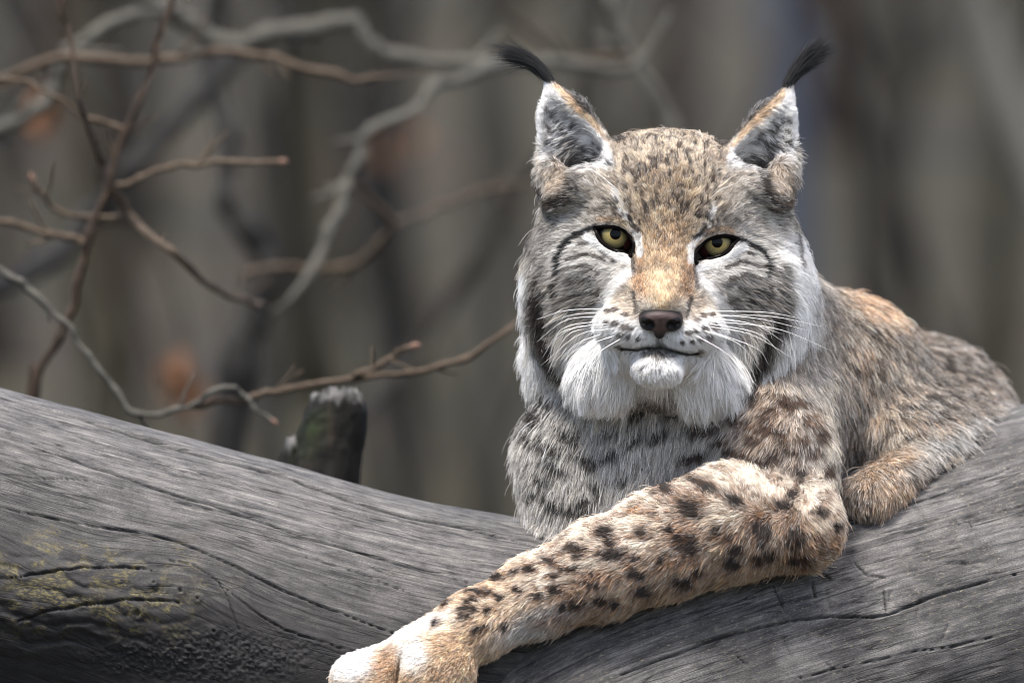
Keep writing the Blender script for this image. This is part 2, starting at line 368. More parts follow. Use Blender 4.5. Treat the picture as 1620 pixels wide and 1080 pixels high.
log_axis('near', [(560, 1640, 150), (640, 1480, 160), (760, 1325, 172), (900, 1210, 195), (1040, 1148, 230), (1192, 1097, 278), (1492, 1010, 368), (1692, 952, 428), (2100, 833, 550), (2600, 690, 700)], [250, 265, 285, 314, 328, 332, 332, 332, 335, 335])

wood, nt, b, o = mat('weathered_wood')
at = N(nt, 'ShaderNodeAttribute', attribute_name='grain'); gv = at.outputs['Vector']
dark_at = N(nt, 'ShaderNodeAttribute', attribute_name='dark_tone'); lic = N(nt, 'ShaderNodeAttribute', attribute_name='lichen')
def gnoise(sx, sy, detail, rough):
    n = N(nt, 'ShaderNodeTexNoise', Scale=1.0, Detail=detail, Roughness=rough); nt.links.new(mapping(nt, gv, (sx, sy, 1)), n.inputs['Vector']); return n.outputs[0]
fine, med, blot, speck, fis = gnoise(0.008, 0.26, 6.0, 0.8), gnoise(0.011, 0.10, 6.0, 0.65), gnoise(0.020, 0.040, 10.0, 0.8), gnoise(0.10, 0.26, 6.0, 0.75), gnoise(0.0030, 0.055, 2.0, 0.45)
c = ramp(nt, med, [(0.28, srgb(90, 89, 90)), (0.45, srgb(124, 122, 122)), (0.6, srgb(150, 148, 146)), (0.8, srgb(182, 179, 174))])
c = mixc(nt, 0.42, c, ramp(nt, fine, [(0.38, srgb(36, 35, 35)), (0.5, srgb(132, 131, 130)), (0.62, srgb(226, 223, 218))]), 'OVERLAY')
c = mixc(nt, 0.8, c, ramp(nt, blot, [(0.36, srgb(110, 110, 114)), (0.48, srgb(206, 205, 205)), (0.6, srgb(248, 247, 245))]), 'MULTIPLY')
grit, pore = gnoise(0.35, 0.55, 4.0, 0.7), gnoise(0.022, 0.62, 3.0, 0.6)
c = mixc(nt, 0.55, c, ramp(nt, grit, [(0.36, srgb(70, 70, 70)), (0.5, srgb(128, 128, 128)), (0.64, srgb(196, 195, 193))]), 'OVERLAY')
c = mixc(nt, 0.75, c, ramp(nt, pore, [(0.32, (0.2, 0.2, 0.2)), (0.38, (1, 1, 1))]), 'MULTIPLY')
fs = N(nt, 'ShaderNodeMath', operation='SUBTRACT'); nt.links.new(fis, fs.inputs[0]); fs.inputs[1].default_value = 0.5
fb = N(nt, 'ShaderNodeMath', operation='ABSOLUTE'); nt.links.new(fs.outputs[0], fb.inputs[0])
fisr = ramp(nt, fb.outputs[0], [(0.002, (0.12, 0.12, 0.12)), (0.016, (1, 1, 1))]); c = mixc(nt, 0.8, c, fisr, 'MULTIPLY')
fl = ramp(nt, speck, [(0.57, (0, 0, 0)), (0.66, (1, 1, 1))])      # small worn pale flecks
mu = N(nt, 'ShaderNodeMath', operation='MULTIPLY'); nt.links.new(fl, mu.inputs[0]); nt.links.new(lic.outputs['Fac'], mu.inputs[1])
c = mixc(nt, mu.outputs[0], c, srgb(168, 158, 134))
c = mixc(nt, dark_at.outputs['Fac'], c, srgb(30, 29, 30), 'MIX')
mo = N(nt, 'ShaderNodeAttribute', attribute_name='moss')
mm = N(nt, 'ShaderNodeMath', operation='MULTIPLY'); nt.links.new(ramp(nt, speck, [(0.46, (0, 0, 0)), (0.60, (1, 1, 1))]), mm.inputs[0]); nt.links.new(mo.outputs['Fac'], mm.inputs[1])
c = mixc(nt, mm.outputs[0], c, mixc(nt, blot, srgb(66, 62, 38), srgb(126, 116, 78)))
nt.links.new(c, b.inputs['Base Color']); b.inputs['Roughness'].default_value = 0.7
ad = N(nt, 'ShaderNodeMath', operation='ADD'); nt.links.new(grit, ad.inputs[0]); nt.links.new(speck, ad.inputs[1])
ad2 = N(nt, 'ShaderNodeMath', operation='MULTIPLY_ADD'); nt.links.new(fisr, ad2.inputs[0]); ad2.inputs[1].default_value = 0.6; nt.links.new(ad.outputs[0], ad2.inputs[2])
bp = N(nt, 'ShaderNodeBump', Strength=0.6, Distance=0.0009); nt.links.new(ad2.outputs[0], bp.inputs['Height']); nt.links.new(bp.outputs[0], b.inputs['Normal'])

def jitter_line(pts, seed, amp=3.0, n=70):
    P = smooth_path(np.array(pts, float), n); t = np.linspace(0, 1, n)
    P[:, 1] += amp * 2 * (fbm(np.stack([t * 14 + seed, 0 * t, 0 * t], -1), seed) - 0.5); return P
CRACKS = {
 'far': [  # (polyline in photo pixels, half width u, depth u)
  ([(60, 645), (153, 671), (259, 704), (384, 738), (444, 752), (540, 785), (620, 808), (740, 838), (850, 866)], 2.8, 14),
  ([(18, 708), (100, 722), (150, 742), (280, 785), (420, 830), (540, 868), (660, 902), (760, 925)], 2.0, 8),
  ([(18, 755), (150, 765), (300, 800), (420, 825)], 1.2, 4),
  ([(18, 808), (90, 822), (160, 836), (250, 850), (340, 885), (450, 935), (540, 970), (640, 1008)], 2.0, 9),
  ([(300, 745), (420, 775), (560, 812), (700, 850)], 1.1, 4),
  ([(360, 935), (430, 985), (500, 1012), (560, 1030)], 1.6, 6),
  ([(240, 880), (310, 900), (350, 930), (380, 1000)], 1.2, 4),
  ([(480, 880), (560, 905), (640, 935)], 1.2, 5),
  ([(18, 915), (90, 905), (170, 900), (240, 905)], 2.2, 8),
  ([(18, 985), (80, 965), (150, 955), (230, 950), (290, 955)], 2.2, 7),
  ([(120, 690), (260, 735), (330, 760)], 1.0, 3),
 ],
 'near': [
  ([(960, 1075), (1100, 1022), (1230, 985), (1310, 975), (1395, 972), (1480, 942), (1620, 905)], 2.4, 11),
  ([(1330, 835), (1400, 812), (1500, 778), (1620, 735)], 2.0, 8),
  ([(1180, 935), (1330, 880), (1420, 850), (1520, 822), (1620, 800)], 1.1, 4),
  ([(930, 1040), (1000, 1003), (1100, 968), (1230, 935)], 1.3, 5),
  ([(1250, 1075), (1400, 1040), (1540, 1015), (1620, 995)], 1.3, 4),
  ([(1402, 970), (1400, 950), (1398, 932)], 2.2, 5),
  ([(1348, 885), (1365, 905), (1385, 912), (1405, 915)], 1.6, 5),
  ([(1286, 895), (1300, 908), (1316, 916)], 2.4, 6),
  ([(1164, 1035), (1175, 1045), (1185, 1052)], 1.4, 4), ([(1222, 925), (1232, 945), (1238, 962)], 2.4, 4),
  ([(1285, 925), (1290, 945)], 1.8, 3), ([(1510, 822), (1518, 832)], 1.5, 4), ([(1530, 822), (1538, 835)], 1.3, 3),
 ]}
def smoothstep(a, b_, x):
    t = np.clip((x - a) / (b_ - a), 0, 1); return t * t * (3 - 2 * t)
def make_log(name, key, root):
    path, rad = LOG[key]; path = smooth_path(path, 900); rad = np.interp(np.linspace(0, 1, 900), np.linspace(0, 1, len(rad)), rad)
    path = np.stack([np.convolve(np.pad(path[:, k], 60, 'reflect', reflect_type='odd'), np.hanning(121) / np.hanning(121).sum(), 'valid') for k in range(3)], -1); seg = np.linalg.norm(np.diff(path, axis=0), axis=1); S = np.concatenate([[0], np.cumsum(seg)])
    inx = np.interp(S, S, path[:, 0])
    s0 = S[np.argmin(np.abs(path[:, 0] - (0 if key == 'far' else 620)))]; s1_ = S[np.argmin(np.abs(path[:, 0] - (1080 if key == 'far' else 1790)))]
    ss = np.concatenate([np.arange(0, s0, 25), np.arange(s0, s1_, 2.2), np.arange(s1_, S[-1], 25), [S[-1]]])
    fine = np.arange(0, math.radians(205), 2.2 / 300); coarse = np.linspace(math.radians(205), 2 * math.pi, 30, endpoint=False)
    ang = np.concatenate([fine, coarse]) + math.radians(-25)     # 0 = towards the top, growing towards the camera and down
    cen = np.stack([np.interp(ss, S, path[:, k]) for k in range(3)], -1); rr = np.interp(ss, S, rad)
    Tp = np.gradient(path, axis=0); T = np.stack([np.interp(ss, S, Tp[:, k]) for k in range(3)], -1); T /= np.linalg.norm(T, axis=1)[:, None]
    up = np.array([0, 0, -1.0]); front = np.cross(T, up); front /= np.linalg.norm(front, axis=1)[:, None]
    front = np.where(front[:, 1:2] > 0, -front, front); upv = np.cross(front, T); upv = np.where(upv[:, 2:3] > 0, -upv, upv)
    nrm = np.cos(ang)[None, :, None] * upv[:, None] + np.sin(ang)[None, :, None] * front[:, None]
    base = cen[:, None] + rr[:, None, None] * nrm
    px, py = to_px(base)
    sg = np.broadcast_to(ss[:, None], px.shape); ag = np.broadcast_to(ang[None] * 300, px.shape)
    facing = nrm[..., 1] < 0.15
    disp = 9 * (fbm(np.stack([sg / 260, ag / 130, 0 * sg], -1), 21) - 0.5) + 3 * (fbm(np.stack([sg / 160, ag / 34, 0 * sg], -1), 31) - 0.5)
    disp += 0.9 * (fbm(np.stack([sg / 70, ag / 6, 0 * sg], -1), 41, 2) - 0.5)
    gs, ga = sg.copy(), ag.copy(); dark_tone = np.zeros_like(px); lichen = np.zeros_like(px); moss = np.zeros_like(px)
    nz = fbm(np.stack([px / 70, py / 40, 0 * px], -1), 77); nz2 = fbm(np.stack([px / 22, py / 14, 0 * px], -1), 78)
    if key == 'far':
        # swelling of a grown-over branch scar at the lower left, with the grain sweeping round it
        e = np.hypot((px - 90) / 240, (py - 950) / 95); swell = np.exp(-e ** 2 * 1.3) * facing
        disp += 26 * swell; ga = ga + 42 * np.exp(-e ** 2 * 1.0) * np.sign(py - 930 + 20 * np.sin(px / 60))
        ridg = np.abs(np.sin((py - 0.18 * px) / 11 + 5 * nz + 2 * nz2)); disp += 4.5 * (ridg - 0.5) * np.exp(-e ** 4 * 1.2) * facing
        e2 = np.hypot((px - 330) / 190, (py - 1035) / 42); nz3 = fbm(np.stack([px / 7, py / 4.5, 0 * px], -1), 79); disp += 5 * (np.abs(nz3 - 0.5) * 3 - 0.4) * np.exp(-e2 ** 4) * facing
        ga = ga + 22 * np.exp(-(((px - 300) / 120) ** 2 + ((py - 900) / 60) ** 2))
        moss = np.clip(smoothstep(1.15, 0.3, np.hypot((px - 120) / 240, (py - 930) / 85) + 1.2 * (nz - 0.5)) * 1.2, 0, 1) * smoothstep(0.42, 0.58, nz2) * 0.9
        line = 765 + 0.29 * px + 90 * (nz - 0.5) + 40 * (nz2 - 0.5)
        dark_tone = 0.9 * smoothstep(-130, 170, py - line) + 0.45 * np.exp(-e2 ** 2)  # darker towards the bottom along an uneven line, and over the rough patch
        dark_tone = np.clip(dark_tone * (0.75 + 0.5 * nz), 0, 0.92)
        lichen = smoothstep(0.4, 0.7, nz) * (0.25 + 0.75 * np.exp(-(((px - 560) / 130) ** 2 + ((py - 920) / 60) ** 2))) * 0.9
        for kx, ky, r0 in ((285, 936, 9), (312, 948, 7), (218, 970, 11), (338, 998, 7), (243, 924, 6)):
            q_ = np.hypot(px - kx, py - ky) / r0; disp += facing * (7 * np.exp(-q_ ** 2) - 9 * np.exp(-(q_ * 2.4) ** 2)); lichen = np.maximum(lichen, 0.9 * np.exp(-q_ ** 2))
    else:
        lichen = smoothstep(0.40, 0.6, nz) * 0.9 + 0.5 * np.exp(-(((px - 1290) / 90) ** 2 + ((py - 935) / 28) ** 2))
        dark_tone = np.clip(0.40 * smoothstep(0.40, 0.66, nz) + 0.30 * smoothstep(-60, 160, py - (1085 - 0.2 * (px - 1000))), 0, 0.75)
        rough = np.exp(-(((px - 1330) / 260) ** 2 + ((py - 925) / 40) ** 2)); disp += 3 * (nz2 - 0.5) * rough
        for k, (ax, ay, bx, by) in enumerate(((1230, 925, 1240, 965), (1284, 920, 1290, 958), (1306, 930, 1312, 962), (1500, 893, 1560, 890), (1240, 1010, 1248, 1035), (1505, 862, 1515, 850), (1520, 890, 1545, 900), (1410, 935, 1405, 968), (1455, 950, 1452, 975), (1492, 1010, 1500, 990), (1310, 1050, 1318, 1062))):
            dd, _ = poly_dist(px, py, [(ax, ay), (bx, by)]); g_ = np.exp(-(dd / 2.6) ** 2) * facing; disp -= 2.5 * g_; lichen = np.maximum(lichen, 1.6 * g_)
    cr = np.zeros_like(px)
    for k, (pl, w_, dep) in enumerate(CRACKS[key]):
        dd, par = poly_dist(px, py, jitter_line(pl, 11 + k, 2.6 if len(pl) > 3 else 1.0, 46))
        ww = 0.6 * w_ * (0.55 + 0.9 * vnoise(np.stack([par * 25 + k, 0 * par, 0 * par], -1), 3)) * np.clip(8 * np.minimum(par, 1 - par), 0.15, 1)
        disp -= facing * dep * np.exp(-(dd / ww) ** 2); cr = np.maximum(cr, facing * np.exp(-(dd / (ww * 1.1)) ** 2))
        disp += facing * 0.8 * np.exp(-((dd - 4) / 4) ** 2)
    dark_tone = np.maximum(dark_tone, 0.9 * cr)
    v = base + disp[..., None] * nrm
    n, m = px.shape; idx = np.arange(n * m).reshape(n, m); nx_ = np.roll(idx, -1, 1)
    q = np.stack([idx[:-1], nx_[:-1], nx_[1:], idx[1:]], -1).reshape(-1, 4)
    vv = np.vstack([W(v).reshape(-1, 3), W(cen[0])[None], W(cen[-1])[None]]) - np.array(root.location)
    ob = add_mesh(name, vv, q, wood, root)
    for nm, arr in (('dark_tone', dark_tone), ('lichen', lichen), ('moss', moss)):
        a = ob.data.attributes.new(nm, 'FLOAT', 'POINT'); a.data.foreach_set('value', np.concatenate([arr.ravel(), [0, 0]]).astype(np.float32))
    a = ob.data.attributes.new('grain', 'FLOAT_VECTOR', 'POINT')
    gvv = np.vstack([np.stack([gs, ga, 0 * gs + (0 if key == 'far' else 500)], -1).reshape(-1, 3), [[0, 0, 0], [0, 0, 0]]]); a.data.foreach_set('vector', gvv.astype(np.float32).ravel())
    return ob
end_mat = bark_mat('sawn_end', srgb(90, 84, 76), srgb(128, 120, 110), srgb(150, 142, 130), 60, 1.0, 0.3)
def end_cap(path, rad, i, j, root):
    c0 = path[i]; ax = path[i] - path[j]; ax /= np.linalg.norm(ax); _, A, B = frames(np.array([path[j], path[i]]))
    v, f = tube_data([c0 - ax * 10, c0 + ax * 1.0], [rad[i] - 6, rad[i] - 8], 48); add_mesh('sawn_end', W(v) - np.array(root.location), f, end_mat, root)
for nm, key, lab in (('log', 'far', 'grey weathered log sloping down with a mossy knot and long cracks'),
                     ('log', 'near', 'scratched grey log under the outstretched foreleg of the lynx')):
    path, rad = LOG[key]; w = W(path[30]); root = empty(nm, (w[0], w[1], w[2] - rad[30] / PXM)); tag(root, lab, 'log', 'weathered logs carrying the lynx')
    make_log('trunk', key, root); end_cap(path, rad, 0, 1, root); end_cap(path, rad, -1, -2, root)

# ------------------------------------------------------------------ old post behind the log
pm, nt, b, o = mat('rotten_post'); tc = N(nt, 'ShaderNodeTexCoord')
v1 = mapping(nt, tc.outputs['Object'], (70, 70, 10)); n1 = N(nt, 'ShaderNodeTexNoise', Scale=1.0, Detail=6.0); nt.links.new(v1, n1.inputs['Vector'])
c = ramp(nt, n1.outputs[0], [(0.3, srgb(13, 13, 11)), (0.55, srgb(26, 25, 22)), (0.75, srgb(50, 42, 34))])
am = N(nt, 'ShaderNodeAttribute', attribute_name='moss'); aw = N(nt, 'ShaderNodeAttribute', attribute_name='worn')
c = mixc(nt, am.outputs['Fac'], c, srgb(34, 44, 16)); c = mixc(nt, aw.outputs['Fac'], c, ramp(nt, n1.outputs[0], [(0.4, srgb(44, 43, 42)), (0.58, srgb(104, 103, 102))]))
nt.links.new(c, b.inputs['Base Color']); bp = N(nt, 'ShaderNodeBump', Strength=0.8, Distance=0.004); nt.links.new(n1.outputs[0], bp.inputs['Height']); nt.links.new(bp.outputs[0], b.inputs['Normal'])
PD = 640
post = empty('post', ground_at(515, PD)); tag(post, 'dark rotten wooden post with a worn pale top behind the log', 'post')
def post_piece(name, prof, depth_r, top_noise, tilt):
    rows = []; nth = 56; ys_ = [p[0] for p in prof]
    dense = np.concatenate([np.linspace(prof[0][0], 790, 70), np.linspace(820, prof[-1][0], 20)])
    th = np.linspace(0, 2 * np.pi, nth, endpoint=False); V = []; MO = []; WO = []
    for k, yy in enumerate(dense):
        l = np.interp(yy, ys_, [p[1] for p in prof]); r = np.interp(yy, ys_, [p[2] for p in prof]); cx = (l + r) / 2; hw = (r - l) / 2
        rel = min(1, (yy - prof[0][0]) / 60)
        x = cx + hw * np.sign(np.cos(th)) * np.abs(np.cos(th)) ** 0.8; dd = PD + min(depth_r, hw * 1.0 + 4) * np.sin(th)
        g = 6.5 * (fbm(np.stack([x / 6, dd / 6, 0 * x + yy / 120], -1), 51) - 0.5) * 2
        yj = yy + top_noise * (fbm(np.stack([x / 8, dd / 9, 0 * x], -1), 61) - 0.5) * (1 - rel)
        u = np.stack([U(a_, b_, c_) for a_, b_, c_ in zip(x + g * np.cos(th), yj, dd + g * np.sin(th))]); V.append(u)
        MO.append(np.clip(1.1 - np.abs(x - (l + 22)) / 26, 0, 1) * np.clip((yy - 640) / 20, 0, 1) * np.clip((740 - yy) / 60, 0, 1) * 0.8 * fbm(np.stack([x / 10, dd / 10, 0 * x + yy / 20], -1), 71) * 1.4)
        WO.append(np.clip(1.15 - (yy - prof[0][0]) / 20 + 1.6 * (fbm(np.stack([x / 8, dd / 8, 0 * x], -1), 81) - 0.5), 0, 1) + 0 * x)
    V = np.concatenate(V); n = len(dense); F = []
    for i in range(n - 1):
        for j in range(nth): k = (j + 1) % nth; F.append((i * nth + j, i * nth + k, (i + 1) * nth + k, (i + 1) * nth + j))
    ctr = V[:nth].mean(0) + np.array([0, 0, 5.0]); V = np.vstack([V, ctr]); F += [(len(V) - 1, (j + 1) % nth, j) for j in range(nth)]
    ob = add_mesh(name, W(V) - np.array(post.location), F, pm, post)
    for nm, arr in (('moss', MO), ('worn', WO)):
        a = ob.data.attributes.new(nm, 'FLOAT', 'POINT'); a.data.foreach_set('value', np.concatenate([np.concatenate(arr), [0.8]]).astype(np.float32))
gp = gnd_py(PD)
post_piece('shaft', [(615, 520, 543), (620, 508, 556), (627, 497, 570), (636, 491, 579), (650, 484, 582), (680, 474, 579), (720, 464, 573), (760, 456, 569), (900, 446, 566), (gp, 430, 570)], 46, 36, 0)
post_piece('splinter', [(692, 455, 466), (705, 450, 472), (722, 446, 476), (760, 436, 480), (900, 430, 480), (gp, 424, 480)], 16, 14, 0)

# ------------------------------------------------------------------ the lynx: one continuous skin from a distance field
VOX = 4.0
LO = np.array([470.0, -330.0, 60.0]); HI = np.array([1790.0, 900.0, 1190.0])
GN = np.ceil((HI - LO) / VOX).astype(int) + 1
GX = (LO[0] + VOX * np.arange(GN[0])).astype(np.float32); GD = (LO[1] + VOX * np.arange(GN[1])).astype(np.float32); GY = (LO[2] + VOX * np.arange(GN[2])).astype(np.float32)
class Field:
    def __init__(s, gx, gd, gy): s.gx, s.gd, s.gy = gx, gd, gy; s.d = np.full((len(gx), len(gd), len(gy)), 60.0, np.float32)
    def sub(s, lo, hi):
        i = [np.searchsorted(g, (lo[k], hi[k])) for k, g in enumerate((s.gx, s.gd, s.gy))]
        sl = tuple(slice(a, b2) for a, b2 in i)
        return sl, s.gx[sl[0]][:, None, None], s.gd[sl[1]][None, :, None], s.gy[sl[2]][None, None, :]
    def join(s, sl, e, k):
        a = s.d[sl]; h = np.maximum(k - np.abs(a - e), 0) / k; s.d[sl] = np.minimum(a, e) - h * h * k * 0.25
    def cut(s, sl, e, k):
        a = s.d[sl]; e = -e; h = np.maximum(k - np.abs(a - e), 0) / k; s.d[sl] = np.maximum(a, e) + h * h * k * 0.25
    def ell(s, c, r, rot=0.0, k=30.0, cut=False):
        c = U(*c); m = max(r) + k + 30; sl, x, dd, y = s.sub(c - m, c + m)
        x = x - c[0]; dd = dd - c[1]; y = y - c[2]
        if rot: cs, sn = math.cos(math.radians(rot)), math.sin(math.radians(rot)); x, y = x * cs + y * sn, -x * sn + y * cs
        k0 = np.sqrt((x / r[0]) ** 2 + (dd / r[1]) ** 2 + (y / r[2]) ** 2); k1 = np.sqrt((x / r[0] ** 2) ** 2 + (dd / r[1] ** 2) ** 2 + (y / r[2] ** 2) ** 2)
        e = k0 * (k0 - 1) / np.maximum(k1, 1e-6)
        (s.cut if cut else s.join)(sl, e.astype(np.float32), k)
    def cone(s, a, ra, b, rb, k=30.0, cut=False, dsq=1.0):
        a = U(*a); b = U(*b); m = max(ra, rb) + k + 30; sl, x, dd, y = s.sub(np.minimum(a, b) - m, np.maximum(a, b) + m)
        v = b - a; v2 = v.copy(); L = v @ v
        t = np.clip(((x - a[0]) * v[0] + (dd - a[1]) * v[1] + (y - a[2]) * v[2]) / L, 0, 1)
        e = np.sqrt((x - a[0] - t * v[0]) ** 2 + ((dd - a[1] - t * v[1]) / dsq) ** 2 + (y - a[2] - t * v[2]) ** 2) - (ra + t * (rb - ra))
        (s.cut if cut else s.join)(sl, e.astype(np.float32), k)
def surface_nets(d, gx, gd, gy):
    s = d < 0; c = s.astype(np.int8)
    cnt = sum(c[i:c.shape[0] - 1 + i, j:c.shape[1] - 1 + j, k:c.shape[2] - 1 + k] for i in (0, 1) for j in (0, 1) for k in (0, 1))
    act = np.argwhere((cnt > 0) & (cnt < 8)); ids = np.full(cnt.shape, -1, np.int32); ids[tuple(act.T)] = np.arange(len(act))
    offs = [(i, j, k) for i in (0, 1) for j in (0, 1) for k in (0, 1)]
    val = {o_: d[act[:, 0] + o_[0], act[:, 1] + o_[1], act[:, 2] + o_[2]] for o_ in offs}
    acc = np.zeros((len(act), 3)); num = np.zeros(len(act))
    for o_ in offs:
        for ax in range(3):
            if o_[ax]: continue
            p = list(o_); p[ax] = 1; p = tuple(p); a, b_ = val[o_], val[p]; m = (a < 0) != (b_ < 0)
            t = np.where(m, a / np.where(m, a - b_, 1), 0); pt = np.tile(np.array(o_, float), (len(act), 1)); pt[:, ax] = t
            acc += pt * m[:, None]; num += m
    pos = act + acc / num[:, None]
    st = gx[1] - gx[0]; v = np.stack([gx[0] + pos[:, 0] * st, gd[0] + pos[:, 1] * st, gy[0] + pos[:, 2] * st], -1)
    quads = []
    for ax in range(3):
        A = [slice(1, -1)] * 3; A[ax] = slice(0, -1); B = list(A); B[ax] = slice(1, None)
        sa, sb = s[tuple(A)], s[tuple(B)]; e = np.argwhere(sa != sb); flip = sa[tuple(e.T)]
        e = e + 1; e[:, ax] -= 1
        b1, b2 = [(1, 2), (2, 0), (0, 1)][ax]; q = []
        for (u_, w_) in ((1, 1), (0, 1), (0, 0), (1, 0)):
            z = e.copy(); z[:, b1] -= u_; z[:, b2] -= w_; q.append(ids[tuple(z.T)])
        q = np.stack(q, -1); q = np.where(flip[:, None], q, q[:, ::-1]); quads.append(q)
    q = np.concatenate(quads); q = q[(q >= 0).all(1)]
    return v, q

ROLL = math.radians(4.0)
def H(lx, ly, d):        # head frame (x right, y down, from the point between the eyes) to photo pixels
    return (1054 + lx * math.cos(ROLL) - ly * math.sin(ROLL), 384 + lx * math.sin(ROLL) + ly * math.cos(ROLL), d)
F = Field(GX, GD, GY)
# torso, haunch, neck
F.ell((1150, 690, 330), (215, 215, 178), k=40)
F.ell((1330, 632, 420), (150, 190, 172), k=40)
F.ell((1448, 684, 610), (165, 230, 160), k=40)
F.ell((1425, 700, 400), (140, 215, 105), k=45)
F.ell((1500, 705, 470), (120, 170, 70), rot=-20, k=40)
F.ell((1030, 722, 215), (198, 140, 190), k=50)
F.ell((1040, 560, 215), (208, 130, 140), k=50)
F.cone((1080, 450, 210), 150, (1210, 610, 330), 185, k=50)
F.cone((900, 715, 190), 74, (905, 880, 165), 58, k=40)
F.cone((1000, 800, 170), 100, (1050, 900, 150), 80, k=40)
# haunch foot tucked beside the elbow
F.cone((1510, 700, 270), 38, (1372, 790, 110), 40, k=30)
# shoulder, upper arm, outstretched foreleg
F.ell((1218, 715, 115), (96, 110, 130), rot=-6, k=60); F.ell((1190, 640, 175), (135, 105, 95), k=60)
F.cone((1238, 740, 40), 84, (1262, 828, -10), 62, k=40)
def rest(px, py, r):     # distance from the camera at which a limb of radius r just lies on the near log
    ds = np.linspace(-420, 200, 311); p = np.stack([U(px, py, d) for d in ds]); dd = np.minimum(log_dist('near', p), log_dist('far', p))
    ok = np.where(dd >= r * 0.93)[0]; return float(ds[ok[-1]]) if len(ok) else -300.0
arm = [(1266, 836, 60), (1150, 828, 84), (1050, 862, 78), (950, 900, 70), (850, 941, 58), (750, 990, 48), (660, 1038, 47)]
arm = [(px, py, min(rest(px, py, r), -20), r) for px, py, r in arm]
for k in range(len(arm) - 1):
    a, b_ = arm[k], arm[k + 1]; F.cone(a[:3], a[3], b_[:3], b_[3], k=30)
pd = arm[-1][2]
F.cone((692, 1056, pd - 8), 60, (640, 1072, pd - 14), 50, k=18)
F.cone((640, 1055, pd + 4), 46, (566, 1076, pd - 10), 42, k=10)
F.cone((650, 1090, pd - 30), 34, (590, 1120, pd - 45), 32, k=8)
F.cone((700, 1100, pd - 34), 36, (655, 1135, pd - 48), 32, k=8)
F.ell((629, 1064, pd - 60), (7, 30, 40), rot=12, k=14, cut=True)
# skull, brow, cheeks, muzzle
F.ell(H(0, -38, 150), (192, 165, 138), rot=4, k=50)
F.ell(H(0, -72, 75), (125, 82, 90), rot=4, k=40)
F.ell(H(-132, 72, 120), (86, 105, 132), rot=4, k=45)
F.ell(H(142, 78, 120), (96, 105, 132), rot=4, k=45)
F.ell(H(-72, 62, 55), (62, 62, 66), rot=4, k=40)
F.ell(H(74, 62, 55), (62, 62, 66), rot=4, k=40)
F.ell(H(-60, -38, 28), (40, 26, 22), rot=22, k=30)
F.ell(H(60, -38, 28), (40, 26, 22), rot=-14, k=30)
F.cone(H(0, -20, 35), 50, H(0, 100, -48), 43, k=35)
F.ell(H(-45, 138, -30), (56, 50, 40), rot=12, k=18)
F.ell(H(45, 138, -30), (56, 50, 40), rot=-4, k=18)
F.ell(H(-46, 92, -6), (36, 36, 34), rot=4, k=25); F.ell(H(46, 92, -6), (36, 36, 34), rot=4, k=25)
F.ell(H(0, 172, 8), (80, 60, 38), rot=4, k=16)
F.ell(H(0, 197, -42), (38, 35, 27), rot=4, k=12)
F.ell(H(-72, 205, 62), (58, 60, 52), rot=4, k=30); F.ell(H(72, 205, 62), (58, 60, 52), rot=4, k=30); F.ell(H(0, 205, 85), (100, 70, 50), rot=4, k=30)
# ears: hollow cones open to the front and out
EARS = [((918, 262, 120), 67, (893, 190, 116), 43, (867, 130, 112), 6, -1), ((1199, 262, 120), 65, (1224, 196, 116), 36, (1250, 137, 112), 6, 1)]
for a, ra, b_, rb, c_, rc, sd in EARS:
    F.cone(a, ra, b_, rb, k=10, dsq=0.75); F.cone(b_, rb, c_, rc, k=6, dsq=0.75)
for a, ra, b_, rb, c_, rc, sd in EARS:
    sh = lambda p, f: (p[0] + sd * 5, p[1] + 4, p[2] - f)
    F.cone(sh(a, 34), ra - 9, sh(b_, 28), rb - 9, k=5, cut=True, dsq=0.8); F.cone(sh(b_, 28), rb - 9, sh((c_[0] - sd * 2, c_[1] + 12, c_[2]), 14), 2, k=4, cut=True, dsq=0.8)
F.ell((872, 284, 92), (22, 26, 34), rot=-12, k=6); F.ell((1237, 284, 92), (22, 26, 34), rot=12, k=6)
F.ell((915, 300, 80), (58, 60, 30), rot=-25, k=18); F.ell((1192, 300, 80), (58, 60, 30), rot=25, k=18)
# eyes: lid swelling, then the almond openings
EYE = [dict(c=(972, 374, 33), pupil=(973.3, 370.5), lid=[(941, 360), (949, 359), (958, 358.2), (974.5, 359), (986.7, 363.5), (997, 373.5), (1003.4, 385.5), (1003, 396.7), (999.8, 405.5), (991, 400), (976.7, 397.8), (963, 392), (951, 382), (945, 372)]),
       dict(c=(1134, 386, 33), pupil=(1133.9, 383.5), lid=[(1100.2, 417), (1099.6, 400.4), (1109.2, 387.3), (1120.8, 377.7), (1138, 373), (1153, 373.4), (1167.5, 378), (1161, 385.5), (1153, 395.9), (1141.5, 404.1), (1126, 408.8), (1111, 411.5)])]
def inside(px, py, poly):
    P = np.array(poly); dd, _ = poly_dist(px, py, list(poly) + [poly[0]]); ins = np.zeros(px.shape, bool); j = len(P) - 1
    for i in range(len(P)):
        c1 = (P[i, 1] > py) != (P[j, 1] > py); xi = (P[j, 0] - P[i, 0]) * (py - P[i, 1]) / (P[j, 1] - P[i, 1] + 1e-9) + P[i, 0]
        ins ^= c1 & (px < xi); j = i
    return np.where(ins, -dd, dd)
for e in EYE:
    F.ell(e['c'], (40, 38, 37), k=12)
for e in EYE:
    c_ = U(*e['c']); sl, x, dd, y = F.sub(c_ - np.array([60, 90, 60]), c_ + np.array([60, 4, 60]))
    X3, Y3 = np.broadcast_arrays(x[:, 0], y[0]); al = inside(X3.astype(float), Y3.astype(float), smooth_path(e['lid'] + [e['lid'][0]], 60)[:-1])
    pr = np.maximum(np.broadcast_to(al[:, None, :], F.d[sl].shape) - 1.0, dd - c_[1]); F.cut(sl, pr.astype(np.float32), 3)
